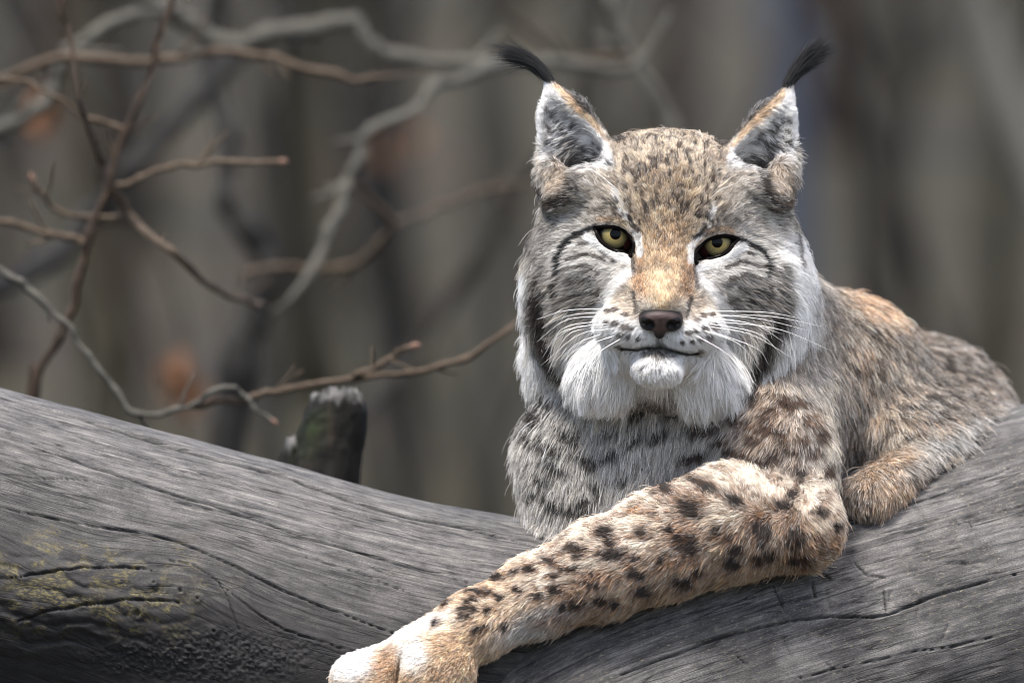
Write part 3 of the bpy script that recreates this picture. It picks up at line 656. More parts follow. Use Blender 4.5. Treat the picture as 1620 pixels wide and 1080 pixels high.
# mouth crease
MOUTH = [(985, 551), (1005, 552), (1030, 550), (1043, 547), (1060, 554), (1085, 559), (1103, 558)]
sl, x, dd, y = F.sub((950, -140, 520), (1140, 20, 590)); X3, Y3 = np.broadcast_arrays(x[:, 0], y[0])
mdist, _ = poly_dist(X3.astype(float), Y3.astype(float), MOUTH)
F.cut(sl, np.maximum(mdist[:, None, :] - 2.8, dd - (-42 + 0.35 * np.abs(x - 1044))).astype(np.float32), 6)
# rest on the logs instead of sinking into them
I = np.argwhere(F.d[:, :, int((600 - LO[2]) / VOX):] < 8); I[:, 2] += int((600 - LO[2]) / VOX); pts = (LO + VOX * I).astype(np.float32)
for key in ('near', 'far'):
    dl = log_dist(key, pts).astype(np.float32); F.d[tuple(I.T)] = np.maximum(F.d[tuple(I.T)], 5.0 - dl)
v_u, quads = surface_nets(F.d, GX, GD, GY)
# one pass of smoothing removes grid steps
def relax(v, q, it=2):
    e = np.concatenate([q[:, [0, 1]], q[:, [1, 2]], q[:, [2, 3]], q[:, [3, 0]]]); e = np.concatenate([e, e[:, ::-1]])
    for _ in range(it):
        s_ = np.zeros_like(v); n_ = np.bincount(e[:, 0], minlength=len(v))
        for k in range(3): s_[:, k] = np.bincount(e[:, 0], weights=v[e[:, 1], k], minlength=len(v))
        v = 0.5 * v + 0.5 * s_ / np.maximum(n_, 1)[:, None]
    return v
v_u = relax(v_u, quads, 2)
lynx = empty('lynx', W(U(1150, 880, 180))); LOC = np.array(lynx.location)
tag(lynx, 'spotted grey brown lynx with black ear tufts lying on the logs', 'lynx')

# ---- coat: which region a point belongs to
def seg_d(p, a, b_):
    v = b_ - a; t = np.clip(((p - a) @ v) / (v @ v), 0, 1); return np.linalg.norm(p - a - t[:, None] * v, axis=1)
def region(p):
    """0 body, 1 head, 2 foreleg"""
    x, y = to_px(p); d = p[:, 1]; reg = np.zeros(len(p), int)
    da = np.full(len(p), 1e9)
    for k in range(len(arm) - 1):
        da = np.minimum(da, seg_d(p, U(*arm[k][:3]), U(*arm[k + 1][:3])) / (0.5 * (arm[k][3] + arm[k + 1][3])))
    dpaw = seg_d(p, U(690, 1056, pd), U(566, 1090, pd - 20)) / 80; da = np.minimum(da, dpaw)
    reg[(da < 1.22)] = 2
    hd = np.hypot((x - 1056) / 266, (y - 385) / np.where(np.abs(x - 1045) < 130, 262, 244))
    ear = (y < 330) & (np.minimum(np.abs(x - 905), np.abs(x - 1212)) < 80) & (d < 240)
    reg[((hd < 1.0) & (d < 175 - 95 * smoothstep(540, 620, y)) & (y < 650) & (reg != 2)) | ear] = 1
    return reg

# ---- coat colours (albedo of the hair, linear), painted on in strokes
WHITE = np.array(srgb(243, 242, 240)); CREAM = np.array(srgb(232, 220, 202)); GREY = np.array(srgb(172, 167, 160)); LGREY = np.array(srgb(208, 205, 200))
BROWN = np.array(srgb(152, 130, 106)); TAN = np.array(srgb(204, 176, 142)); RUST = np.array(srgb(152, 114, 80)); DARK = np.array(srgb(46, 37, 31)); BLACK = np.array(srgb(20, 17, 16)); DGREY = np.array(srgb(104, 98, 92))
SPOT = np.array(srgb(66, 46, 33)); PALE = np.array(srgb(230, 221, 208))
head_paint = [  # polyline px, half width px, colour, strength
 ([(1058, 205), (1056, 300)], 95, np.array(srgb(192, 175, 152)), .8), ([(1054, 300), (1052, 400)], 52, np.array(srgb(168, 142, 110)), .8),
 ([(1050, 400), (1047, 440)], 46, np.array(srgb(182, 148, 108)), .85), ([(1047, 450), (1046, 482)], 40, TAN, .95), ([(1046, 440), (1046, 468)], 15, np.array(srgb(232, 206, 170)), .75),
 ([(1008, 420), (1012, 470)], 11, np.array(srgb(172, 130, 88)), .8), ([(1092, 425), (1086, 470)], 11, np.array(srgb(172, 130, 88)), .8),
 # grey cheeks
 ([(900, 400), (950, 420)], 44, LGREY, .8), ([(1205, 410), (1150, 430)], 44, LGREY, .8), ([(905, 462), (950, 470)], 32, DGREY, .6), ([(1200, 472), (1150, 470)], 32, DGREY, .6),
 # muzzle
 ([(965, 490), (1010, 500)], 28, PALE, .95), ([(1130, 495), (1085, 505)], 28, PALE, .95), ([(955, 520), (1030, 530)], 22, WHITE, .95), ([(1140, 525), (1065, 532)], 22, WHITE, .95),
 ([(985, 470), (1003, 490)], 15, BROWN, .5), ([(1102, 478), (1090, 495)], 15, BROWN, .5), ([(942, 500), (972, 452), (995, 430)], 8, WHITE, .7), ([(1152, 500), (1128, 462), (1108, 440)], 8, WHITE, .7),
 # beard and ruff, with shade painted dark under the chin
 ([(945, 565), (930, 650)], 46, WHITE, 1), ([(1125, 560), (1130, 645)], 50, WHITE, 1), ([(985, 590), (960, 640)], 36, WHITE, .9), ([(1090, 590), (1090, 640)], 40, WHITE, 1), ([(1036, 630), (1030, 665)], 28, DGREY, 1), ([(1040, 580), (1039, 596)], 34, WHITE, 1),
 ([(822, 440), (818, 560), (826, 640)], 17, WHITE, .95), ([(1258, 400), (1276, 470), (1262, 540), (1225, 610)], 26, WHITE, 1), ([(1302, 430), (1300, 520)], 14, GREY, .8),
 # dark cheek bands
 ([(880, 330), (858, 400), (850, 480), (862, 550), (884, 600)], 15, DGREY, .6), ([(852, 470), (866, 540), (888, 600)], 14, DARK, .95), ([(872, 560), (888, 604)], 9, BLACK, .9), ([(1236, 430), (1240, 500), (1214, 548), (1188, 590)], 13, DGREY, .75), ([(1226, 505), (1208, 548), (1182, 600)], 13, DARK, .95),
 ([(942, 359), (915, 371), (896, 386), (886, 406), (884, 432)], 4.2, BLACK, 1), ([(884, 444), (882, 470)], 3.6, DARK, .9), ([(1165, 377), (1182, 384), (1203, 396), (1213, 412), (1214, 436)], 4.2, BLACK, 1), ([(1213, 448), (1210, 475)], 3.6, DARK, .9),
 ([(916, 387), (937, 382), (958, 402), (972, 412)], 2.8, DARK, .8), ([(1190, 402), (1172, 396), (1150, 408), (1128, 420)], 2.8, DARK, .8),
 ([(912, 400), (940, 404)], 3, DGREY, .7), ([(905, 440), (930, 430), (945, 440)], 5, DARK, .6), ([(900, 455), (925, 452)], 4, DARK, .5), ([(1190, 445), (1165, 440), (1150, 450)], 5, DARK, .6), ([(1200, 465), (1175, 462)], 5, DARK, .5),
 *[(pl, 3.2, np.array(srgb(70, 62, 55)), .92) for pl in ([(898, 410), (935, 401), (956, 410)], [(893, 427), (925, 419), (952, 430)], [(900, 447), (937, 441)], [(898, 472), (932, 461), (950, 466)], [(905, 492), (940, 480)], [(1206, 422), (1170, 413), (1148, 423)], [(1208, 441), (1175, 433), (1150, 442)], [(1200, 460), (1165, 453)], [(1206, 482), (1170, 471), (1152, 476)], [(1195, 498), (1160, 488)], [(850, 350), (838, 400)], [(862, 420), (848, 460)], [(1258, 370), (1266, 420)], [(870, 330), (905, 318)], [(1245, 345), (1212, 330)])],
 ([(966, 240), (996, 250)], 17, np.array(srgb(158, 142, 124)), .9), ([(1152, 246), (1128, 252)], 17, np.array(srgb(158, 142, 124)), .9),
 # dark fur at the foot of the ears
 ([(888, 262), (901, 286), (895, 312), (874, 324)], 7, BLACK, .95), ([(852, 296), (864, 318)], 6, DARK, .9), ([(1218, 270), (1209, 290), (1220, 316), (1236, 326)], 7, BLACK, .95), ([(1254, 298), (1244, 318)], 6, DARK, .9), ([(884, 256), (925, 264), (948, 260)], 4.5, DARK, .8), ([(1228, 256), (1190, 264), (1168, 262)], 4.5, DARK, .8),
 # white round the eyes
 ([(929, 374), (950, 387), (972, 402), (994, 414)], 6.5, WHITE, 1), ([(1106, 425), (1130, 416), (1152, 404), (1176, 390)], 6.5, WHITE, 1),
 ([(976, 306), (984, 334), (996, 356), (1010, 374), (1013, 404)], 5.5, WHITE, .95), ([(1128, 326), (1122, 350), (1108, 372), (1092, 392), (1093, 414)], 5.5, WHITE, .95),
 ([(948, 348), (972, 346), (990, 354)], 4.5, np.array(srgb(180, 152, 120)), .85), ([(1118, 366), (1140, 362), (1158, 366)], 4.5, np.array(srgb(180, 152, 120)), .85),
 ([(995, 344), (1000, 357), (1010, 366)], 3.6, BLACK, .95), ([(1116, 358), (1108, 370), (1098, 377)], 3.6, BLACK, .95), ([(962, 318), (972, 330)], 5, DARK, .75), ([(1142, 330), (1136, 346)], 5, DARK, .7),
 ([(1002, 412), (1003, 430)], 3.5, DARK, .7), ([(1098, 424), (1101, 440), (1104, 456)], 3, DARK, .7),
 # mouth, chin, nose border
 ([(1028, 507), (1062, 508)], 15, BLACK, 1), (MOUTH, 4.2, BLACK, .9), ([(978, 547), (988, 551)], 3.5, DARK, .8), ([(1100, 558), (1110, 555)], 3.5, DARK, .8), ([(1030, 553), (1056, 556)], 5, DARK, .8), ([(1044, 548), (1042, 562)], 9, DGREY, .8), ([(1020, 560), (1064, 562)], 5, DGREY, .7), ([(1002, 462), (1005, 478), (1008, 495)], 3, DARK, .8), ([(1092, 470), (1089, 488), (1086, 500)], 3, DARK, .8),
 # whisker spots
 *[([(a, b_), (a + 3, b_)], w_, SPOT, .9) for a, b_, w_ in ((962, 491, 4), (974, 490, 4), (989, 498, 4), (961, 508, 4), (974, 511, 5), (988, 516, 5), (996, 519, 4), (981, 529, 4), (993, 532, 4), (1008, 536, 3), (1110, 498, 4.5), (1123, 497, 4.5), (1099, 505, 4), (1088, 526, 4), (1097, 523, 4), (1112, 519, 4.5), (1126, 515, 4.5), (1078, 541, 3), (1092, 540, 3.5), (1106, 536, 4), (1120, 533, 4))],
 # forehead flecks
 *[([(a, b_), (c_, d_)], w_ * 0.85, DARK, .8) for a, b_, c_, d_, w_ in ((1036, 212, 1038, 226, 3), (1050, 205, 1049, 216, 2.5), (1058, 222, 1058, 240, 3), (1070, 208, 1070, 222, 3), (1082, 214, 1080, 230, 3), (1034, 240, 1032, 256, 3), (1046, 252, 1046, 262, 3), (1070, 244, 1070, 262, 3.5), (1088, 240, 1092, 262, 3), (1096, 222, 1098, 232, 2.5), (1022, 262, 1020, 276, 3), (1060, 272, 1060, 284, 3), (1086, 275, 1086, 287, 3), (1036, 282, 1034, 292, 3), (1012, 292, 1008, 304, 3), (1106, 282, 1110, 296, 3), (1018, 225, 1016, 238, 2.5), (996, 268, 990, 280, 3), (1126, 268, 1130, 282, 3), (1040, 310, 1040, 322, 4), (1066, 305, 1068, 318, 4), (1024, 330, 1024, 340, 4), (1086, 325, 1086, 336, 4))],
]
spots = [(1054, 776, 12, 9, 20), (1091, 804, 20, 12, 25), (1104, 763, 16, 6, 25), (1122, 773, 12, 6, 30), (1161, 792, 15, 8, 30), (957, 842, 13, 9, 0), (1017, 842, 10, 7, 0), (971, 876, 18, 9, 5), (1087, 862, 18, 14, 0), (1206, 837, 16, 12, 20), (1256, 852, 10, 20, 0), (1165, 868, 13, 8, 20),
 (1157, 891, 12, 9, 20), (908, 868, 15, 8, 10), (869, 887, 12, 7, 5), (904, 901, 9, 6, 0), (836, 901, 9, 6, 20), (877, 934, 9, 8, 40), (879, 911, 6, 5, 0), (1009, 909, 15, 8, 5), (1079, 920, 16, 8, 10), (1019, 936, 14, 6, 5), (951, 950, 11, 6, 30), (908, 959, 14, 7, -10), (1212, 880, 13, 7, 10), (1272, 887, 13, 8, 20),
 (785, 912, 10, 6, 10), (815, 905, 7, 5, 0), (770, 938, 8, 5, 0), (745, 950, 10, 4, -30), (705, 955, 9, 4, -40), (790, 945, 7, 4, 20), (735, 964, 10, 4, 0), (770, 965, 6, 5, 0), (820, 932, 8, 5, 10), (850, 942, 7, 5, 30), (690, 985, 7, 4, -30), (750, 935, 12, 4, 10), (975, 955, 10, 5, 20), (945, 925, 7, 5, 0), (1105, 905, 9, 6, 0), (1045, 885, 7, 5, 0), (1135, 838, 8, 6, 0), (1240, 800, 13, 8, 20), (1266, 748, 12, 8, 20), (1301, 810, 9, 7, 0), (1323, 832, 7, 6, 0)]
rusts = [(1319, 856, 14, 14), (1009, 809, 16, 9), (1150, 745, 13, 7), (1085, 845, 30, 24), (1200, 822, 26, 20), (1250, 830, 22, 26), (945, 915, 40, 14), (1060, 890, 40, 14), (1100, 795, 20, 16), (1231, 664, 18, 12), (1231, 702, 15, 12), (1180, 672, 18, 8), (1260, 690, 14, 18), (1290, 860, 22, 20), (900, 935, 26, 12), (880, 985, 40, 12), (1190, 640, 20, 8), (1290, 660, 16, 14), (1150, 850, 20, 12)]
_r = random.Random(3)
for _k in range(26):
    _t = _r.random(); _cx = 1290 - 560 * _t; _cy = 850 + 175 * max(0, _t - .25) + _r.uniform(-70, 55) * (1 - .45 * _t); spots.append((_cx, _cy, _r.uniform(4.5, 8.5) * (1.1 - .3 * _t), _r.uniform(3.5, 6) * (1.1 - .3 * _t), _r.uniform(-30, 40)))
body_spots = [(835, 690, 16, 5, 40), (880, 740, 20, 5, 25), (850, 785, 18, 5, 20), (960, 725, 14, 4, -10), (1000, 700, 16, 4, -30), (930, 790, 18, 4, 0), (825, 625, 12, 5, 50), (1245, 640, 14, 8, 10), (1215, 680, 12, 8, 0), (1300, 690, 10, 12, 0), (1270, 700, 12, 7, 0), (1180, 725, 16, 6, 20), (1225, 722, 14, 6, 30), (1140, 700, 16, 5, -10), (1310, 745, 8, 10, 0), (1220, 650, 9, 6, 20), (1234, 690, 10, 8, 20), (1190, 697, 15, 7, 15), (1114, 683, 22, 6, -10), (1095, 724, 22, 6, -15), (1169, 669, 16, 6, 20), (1286, 666, 12, 10, 0), (1252, 715, 10, 7, 0), (1160, 715, 14, 6, 10), (1205, 735, 16, 7, 30), (1290, 720, 10, 7, 0), (1250, 765, 10, 7, 0), (1286, 775, 11, 8, 0), (1205, 662, 8, 5, 0), (1270, 640, 12, 6, 0),
 (842, 660, 22, 7, 35), (900, 691, 18, 6, 25), (870, 708, 18, 5, 25), (915, 722, 20, 5, 25), (912, 806, 26, 6, 8), (1005, 662, 14, 8, -50), (858, 757, 14, 5, 20), (935, 735, 12, 5, 40), (960, 690, 12, 4, -20), (985, 760, 16, 4, -20), (860, 640, 14, 6, 40), (1040, 690, 16, 5, -20), (1060, 660, 12, 5, -10), (880, 800, 14, 5, 10), (940, 770, 14, 4, 20)]
def ell_mask(x, y, s, soft=0.5):
    cx, cy, rx, ry, an = s; a = math.radians(an); dx, dy = x - cx, y - cy
    q = np.hypot((dx * math.cos(a) + dy * math.sin(a)) / rx, (-dx * math.sin(a) + dy * math.cos(a)) / ry)
    return smoothstep(1.0 + soft, 1.0 - soft, q)
def coat(p, reg):
    x, y = to_px(p); d = p[:, 1]
    wx = x + 8 * (fbm(p / 11, 101) - 0.5); wy = y + 8 * (fbm(p / 11, 102) - 0.5)
    col = np.tile(GREY, (len(p), 1)); n1 = fbm(p / 26, 111); n2 = fbm(p / 9, 112)
    def put(m, c_): col[:] = col + (np.asarray(c_) - col) * np.clip(m, 0, 1)[:, None]
    # body
    b0 = reg == 0
    put(b0 * smoothstep(1290, 1360, x) * 1.0, np.array(srgb(158, 142, 124)))
    put(b0 * smoothstep(1290, 1360, x) * smoothstep(.5, .62, n1) * .45, RUST)
    put(b0 * smoothstep(1290, 1340, x) * smoothstep(.50, .36, n1) * .6, DGREY)
    put(b0 * smoothstep(1290, 1340, x) * smoothstep(.52, .62, n2) * .95, np.array(srgb(66, 54, 44))); put(b0 * smoothstep(1290, 1340, x) * smoothstep(.46, .36, n2) * .45, CREAM)
    put(b0 * ell_mask(x, y, (1390, 470, 60, 34, 40)) * .75, np.array(srgb(200, 166, 134)))
    put(b0 * ell_mask(x, y, (1530, 620, 110, 90, 35)) * .6, np.array(srgb(138, 130, 122))); put(b0 * ell_mask(x, y, (1530, 610, 110, 90, 35)) * smoothstep(.50, .58, fbm(p / 14, 115)) * .95, np.array(srgb(66, 58, 52)))
    put(b0 * ell_mask(x, y, (1560, 665, 60, 12, -30), .6) * smoothstep(.4, .6, n1) * .7, LGREY)
    put(b0 * ell_mask(x, y, (1500, 705, 60, 12, -10), .6) * .8, LGREY)
    put(b0 * ell_mask(x, y, (1400, 765, 75, 55, -30), .3) * smoothstep(690, 720, y) * .75, np.array(srgb(186, 158, 130)))
    put(b0 * ell_mask(x, y, (1462, 738, 36, 18, -30), .6) * .6, LGREY); put(b0 * ell_mask(x, y, (1400, 760, 70, 60, -30), .5) * smoothstep(.5, .62, fbm(p / 14, 116)) * .6, DGREY)
    put(b0 * ell_mask(x, y, (1365, 715, 30, 12, -10), .5) * .7, DARK)
    put(b0 * smoothstep(1300, 1330, x) * smoothstep(1390, 1350, x) * smoothstep(560, 640, y) * .45, DGREY)
    # chest: silver grey, paler at the outer edge
    ch = b0 * smoothstep(1330, 1180, x)
    put(ch * .85, np.array(srgb(204, 198, 190))); put(ch * smoothstep(900, 820, x) * smoothstep(720, 560, y) * .9, WHITE)
    put(ch * smoothstep(1120, 1200, x) * .75, np.array(srgb(172, 148, 122))); put(ch * smoothstep(1120, 1180, x) * smoothstep(.5, .58, fbm(p / 13, 117)) * .95, np.array(srgb(88, 66, 48)))
    put(ch * smoothstep(.58, .70, n2) * .3, DGREY)
    put(b0 * ell_mask(x, y, (1310, 740, 16, 120, 0), .6) * .55, CREAM)
    for s in body_spots: put((b0 | (reg == 2)) * ell_mask(wx + 1.2 * (wx - x), wy + 1.2 * (wy - y), (s[0], s[1], s[2] * 1.35, s[3] * 1.55, s[4]), .5) * 1.0, SPOT if s[0] > 1060 else np.array(srgb(50, 43, 38)))
    # foreleg, light from above painted as a paler top
    f = reg == 2
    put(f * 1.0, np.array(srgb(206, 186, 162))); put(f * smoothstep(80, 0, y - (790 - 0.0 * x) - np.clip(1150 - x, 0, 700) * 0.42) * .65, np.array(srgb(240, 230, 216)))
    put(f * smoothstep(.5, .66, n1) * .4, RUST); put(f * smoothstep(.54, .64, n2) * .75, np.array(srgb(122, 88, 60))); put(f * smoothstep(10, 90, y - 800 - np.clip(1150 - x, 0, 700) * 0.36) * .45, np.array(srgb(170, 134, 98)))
    put(f * smoothstep(860, 760, x) * .65, np.array(srgb(218, 186, 150)))
    put(f * ell_mask(x, y, (700, 985, 70, 12, -25), .6) * .8, CREAM)
    put(f * ell_mask(wx, wy, (652, 1036, 24, 26, 0), .7) * .9, WHITE); put(f * ell_mask(wx, wy, (558, 1045, 44, 34, -25), .6) * 1, WHITE); put(f * ell_mask(wx, wy, (640, 1000, 70, 9, -25), .8) * .9, WHITE)
    put(f * ell_mask(x, y, (606, 1046, 18, 26, 15), .8) * .8, np.array(srgb(192, 152, 114))); put(f * ell_mask(x, y, (850, 990, 70, 24, -20), .5) * .75, LGREY)
    for r_ in rusts: put((f | b0) * ell_mask(wx, wy, (*r_, 0), .6) * (.45 if r_[1] < 760 and r_[0] > 1170 else .7), RUST if r_[1] > 760 else np.array(srgb(134, 108, 84)))
    for s in spots: put((f | b0) * ell_mask(wx, wy, (s[0], s[1], s[2] * 1.7, s[3] * 1.8, s[4]), .6) * .6, np.array(srgb(124, 88, 60))); put((f | b0) * ell_mask(wx + .8 * (wx - x), wy + .8 * (wy - y), (s[0], s[1], s[2] * 1.12, s[3] * 1.2, s[4]), .45) * .95, np.array(srgb(36, 26, 20)))
    # head
    h = reg == 1
    put(h * 1.0, np.array(srgb(192, 184, 173))); put(h * smoothstep(.50, .62, n2) * .65, np.array(srgb(88, 80, 73))); put(h * smoothstep(.48, .36, n2) * .5, LGREY)
    hx, hy = (wx * 0.55 + x * 0.45)[h], (wy * 0.55 + y * 0.45)[h]; ch_ = col[h]
    for pl, w_, c_, st in head_paint:
        dd, _ = poly_dist(hx, hy, pl); soft = 0.35 if w_ < 8 else 0.55
        ch_ += (np.asarray(c_) - ch_) * (smoothstep(w_ * (1 + soft), w_ * (1 - soft), dd) * st)[:, None]
    col[h] = ch_
    fk = fbm(np.stack([x / 4.6, y / 11, 0 * x], -1), 118, 2); put(h * smoothstep(110, 70, np.abs(x - 1058)) * smoothstep(400, 340, y) * smoothstep(.58, .68, fk) * .97, np.array(srgb(62, 48, 38)))
    mid = h * smoothstep(120, 60, np.abs(x - 1056)) * smoothstep(430, 380, y); put(mid * smoothstep(.54, .66, n2) * .55, np.array(srgb(98, 76, 56))); put(mid * smoothstep(.46, .34, n2) * .55, np.array(srgb(224, 204, 174)))
    # ears, with the shade of the hollow painted as dark gaps
    for k, (a, ra, b_, rb, c_, rc, sd) in enumerate(EARS):
        ex = (x - a[0]); sa_, pa_ = poly_dist(x, y, [a[:2], b_[:2], c_[:2]]); em = h * smoothstep(1.12, 1.0, sa_ / np.interp(pa_, [0, .5, 1], [ra - 16, rb + 2, rc + 7])) * smoothstep(a[1] + 16, a[1] - 4, y)
        inner = [(870, 126), (900, 154), (936, 190), (974, 230)] if sd < 0 else [(1249, 137), (1222, 164), (1186, 199), (1148, 236)]; outer = [(c_[0], c_[1]), (b_[0] + sd * rb, b_[1] - 10), (a[0] + sd * ra, a[1])]
        front = smoothstep(126, 112, d)
        put(em * front * .95, np.array(srgb(222, 221, 220))); di, _ = poly_dist(x, y, inner); do, _ = poly_dist(x, y, outer)
        put(em * smoothstep(.45, .62, n2) * smoothstep(16, 24, di) * .95, np.array(srgb(84, 82, 82))); put(em * smoothstep(10, 4, di) * .9, np.array(srgb(212, 182, 146))); put(em * smoothstep(14, 5, do) * .8, WHITE)
        put(em * smoothstep(118, 132, d) * .9, BLACK); side = (x - 870) - (y - 126) if sd < 0 else (1249 - x) - (y - 137) * 1.02; put(h * (sa_ < 85) * (y < 236) * (d > 60) * smoothstep(2, 7, side) * smoothstep(30, 22, di) * .9, np.array(srgb(40, 35, 33))); put(em * ell_mask(x, y, (b_[0] + sd * 8, b_[1] + 30, 22, 40, 0), .6) * smoothstep(.5, .6, n2) * .5, DGREY)
        put(h * ell_mask(x, y, (a[0] + sd * 36, a[1] + 24, 20, 34, 0), .5) * .8, np.array(srgb(170, 152, 132)))
        put(h * ell_mask(x, y, (a[0] + sd * 8, a[1] + 30, 9, 26, -sd * 15), .6) * .8, DARK); put(h * ell_mask(x, y, (a[0] + sd * 38, a[1] + 56, 20, 10, sd * 30), .6) * .8, DARK)
    return np.clip(col, 0.004, 0.93)

# ---- skin mesh
skin, nt, b, o = mat('lynx_skin'); sa = N(nt, 'ShaderNodeAttribute', attribute_name='coat')
nt.links.new(sa.outputs['Color'], b.inputs['Base Color']); b.inputs['Roughness'].default_value = 1.0; b.inputs['Specular IOR Level'].default_value = 0.0
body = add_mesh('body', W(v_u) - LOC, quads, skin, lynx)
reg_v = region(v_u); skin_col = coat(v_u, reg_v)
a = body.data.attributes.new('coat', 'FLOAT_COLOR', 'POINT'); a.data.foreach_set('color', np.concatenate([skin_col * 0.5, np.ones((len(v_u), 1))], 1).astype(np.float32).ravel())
nrm = np.empty(len(v_u) * 3, np.float32); body.data.vertices.foreach_get('normal', nrm); nrm = nrm.reshape(-1, 3)
nrm_u = np.stack([nrm[:, 0], nrm[:, 1], -nrm[:, 2]], -1).astype(float)
if (nrm_u * (v_u - np.array([1100, 250, 650]))).sum(1).mean() < 0:
    body.data.flip_normals(); nrm_u = -nrm_u
bvh = BVHTree.FromPolygons([tuple(p) for p in v_u], [tuple(q_) for q_ in quads])
CAMU = Vector((810, -CAM_D * PXM, 540))
def hit(px, py):
    tgt = Vector(U(px, py, 0)); r = bvh.ray_cast(CAMU, (tgt - CAMU).normalized()); return np.array(r[0]) if r[0] is not None else None

# ---- hair guides: photo pixel, direction in the picture, length u, lift
G = {1: [(1046, 476, 0, -1, 7, .3), (1048, 440, 0, -1, 9, .3), (1052, 390, 0, -1, 13, .35), (1054, 330, 0, -1, 16, .4), (1058, 260, 0, -1, 18, .4), (1062, 212, 0, -1, 22, .5), (1010, 220, -.2, -1, 22, .5), (1110, 220, .2, -1, 22, .5),
  (1002, 340, -.5, -1, 15, .35), (1106, 345, .5, -1, 15, .35), (965, 310, -.7, -.7, 20, .35), (1145, 315, .7, -.7, 20, .35), (950, 345, -.9, -.5, 12, .3), (1165, 360, .9, -.5, 12, .3), (980, 350, -.5, -.7, 9, .3), (1130, 364, .5, -.7, 9, .3),
  (1010, 390, -.2, -1, 8, .3), (1094, 400, .2, -1, 8, .3), (900, 330, -.9, -.2, 28, .35), (1222, 340, .9, -.2, 28, .35), (960, 400, -1, .35, 10, .3), (1145, 412, 1, .35, 10, .3), (925, 395, -1, .15, 18, .3), (1185, 405, 1, .15, 18, .3),
  (960, 435, -.95, .35, 18, .3), (1145, 445, .95, .35, 18, .3), (900, 450, -.95, .3, 30, .35), (1210, 460, .95, .3, 30, .35), (845, 390, -.8, .5, 32, .42), (1275, 400, .8, .5, 34, .42), (838, 480, -.6, .8, 38, .45), (1285, 490, .55, .85, 42, .45),
  (1005, 450, -.5, -.6, 9, .3), (1092, 455, .5, -.6, 9, .3), (975, 475, -.95, .1, 12, .3), (1120, 480, .95, .1, 12, .3), (1000, 510, -.85, .5, 11, .3), (1090, 515, .85, .5, 11, .3), (960, 515, -.9, .5, 16, .3), (1135, 520, .9, .5, 16, .3),
  (1025, 540, -.3, 1, 10, .3), (1066, 545, .3, 1, 10, .3), (985, 540, -.6, .8, 13, .3), (1110, 545, .6, .8, 13, .3), (1040, 575, 0, 1, 22, .5), (1015, 580, -.5, .9, 24, .5), (1064, 582, .5, .9, 24, .5), (1040, 605, 0, 1, 22, .5),
  (960, 560, -.45, 1, 44, .35), (1115, 562, .45, 1, 44, .35), (925, 570, -.45, 1, 72, .40), (1150, 570, .4, 1, 66, .40), (880, 560, -.45, 1, 48, .4), (1200, 540, .2, 1, 50, .4), (1240, 540, .1, 1, 46, .42), (850, 560, -.5, .9, 44, .42), (985, 610, -.2, 1, 46, .35), (1090, 610, .2, 1, 46, .35),
  (905, 230, -.85, .45, 42, .4), (890, 180, -.7, .3, 22, .3), (930, 262, -.95, .2, 30, .3), (862, 200, -.3, -.6, 10, .4), (962, 224, -.5, -.8, 9, .3), (875, 140, -.3, -.9, 9, .3), (875, 288, -.3, .9, 18, .4),
  (1215, 230, .85, .45, 42, .4), (1228, 185, .7, .3, 20, .3), (1190, 262, .95, .2, 30, .3), (1252, 200, .3, -.6, 10, .4), (1160, 226, .5, -.8, 9, .3), (1245, 150, .3, -.9, 9, .3), (1236, 288, .3, .9, 18, .4)],
 0: [(1000, 690, -.05, 1, 48, .35), (850, 640, -.5, .85, 55, .45), (845, 720, -.45, .9, 52, .45), (850, 800, -.4, .9, 48, .45), (930, 760, -.15, 1, 46, .35), (1090, 670, -.25, 1, 38, .35), (1060, 740, -.35, .95, 40, .35), (820, 590, -.4, .95, 60, .4),
  (1160, 660, -.45, .8, 30, .35), (1230, 660, -.2, .95, 32, .35), (1300, 660, .35, .9, 34, .4), (1230, 740, -.4, .8, 32, .35), (1310, 760, .35, .95, 32, .4), (1370, 480, .6, .5, 40, .35), (1340, 560, .15, 1, 46, .35), (1400, 600, .35, .9, 46, .35), (1440, 540, .7, .65, 42, .35),
  (1380, 670, .15, .95, 48, .35), (1450, 660, .6, .75, 48, .35), (1520, 600, .85, .5, 46, .35), (1570, 640, .9, .4, 50, .35), (1500, 700, .9, .3, 50, .3), (1400, 745, .25, .85, 34, .3), (1450, 735, .8, .3, 36, .3), (1370, 800, .1, .9, 28, .3), (1355, 760, -.2, .9, 30, .3), (1540, 680, .9, -.2, 46, .3)],
 2: [(1130, 760, -.5, -.75, 32, .5), (1060, 780, -.6, -.7, 32, .5), (1200, 780, -.1, -.6, 28, .4), (960, 830, -.75, -.55, 26, .45), (1100, 830, -.75, .2, 24, .4), (1000, 870, -.85, .3, 24, .4), (1200, 850, -.5, .65, 28, .4), (1295, 865, .75, .45, 28, .45), (1250, 880, -.1, .9, 26, .4),
  (1080, 920, -.5, .8, 26, .4), (950, 950, -.6, .7, 24, .4), (880, 900, -.85, .2, 20, .4), (850, 870, -.8, -.45, 24, .45), (750, 940, -.85, -.4, 20, .45), (800, 990, -.7, .6, 24, .4), (720, 1000, -.9, .3, 17, .4), (650, 1020, -.9, .25, 13, .4), (560, 1045, -.9, .1, 13, .45), (600, 1015, -.85, -.4, 15, .45), (690, 1050, -.7, .6, 16, .4)]}
GA = {}
for rg, lst in G.items():
    A_ = []
    for px, py, dx, dy, L, lf in lst:
        h_ = hit(px, py)
        if h_ is not None: A_.append((*h_, dx, 0.25 if rg == 1 and abs(px - 1054) > 150 else 0.0, dy, L, lf))
    GA[rg] = np.array(A_)

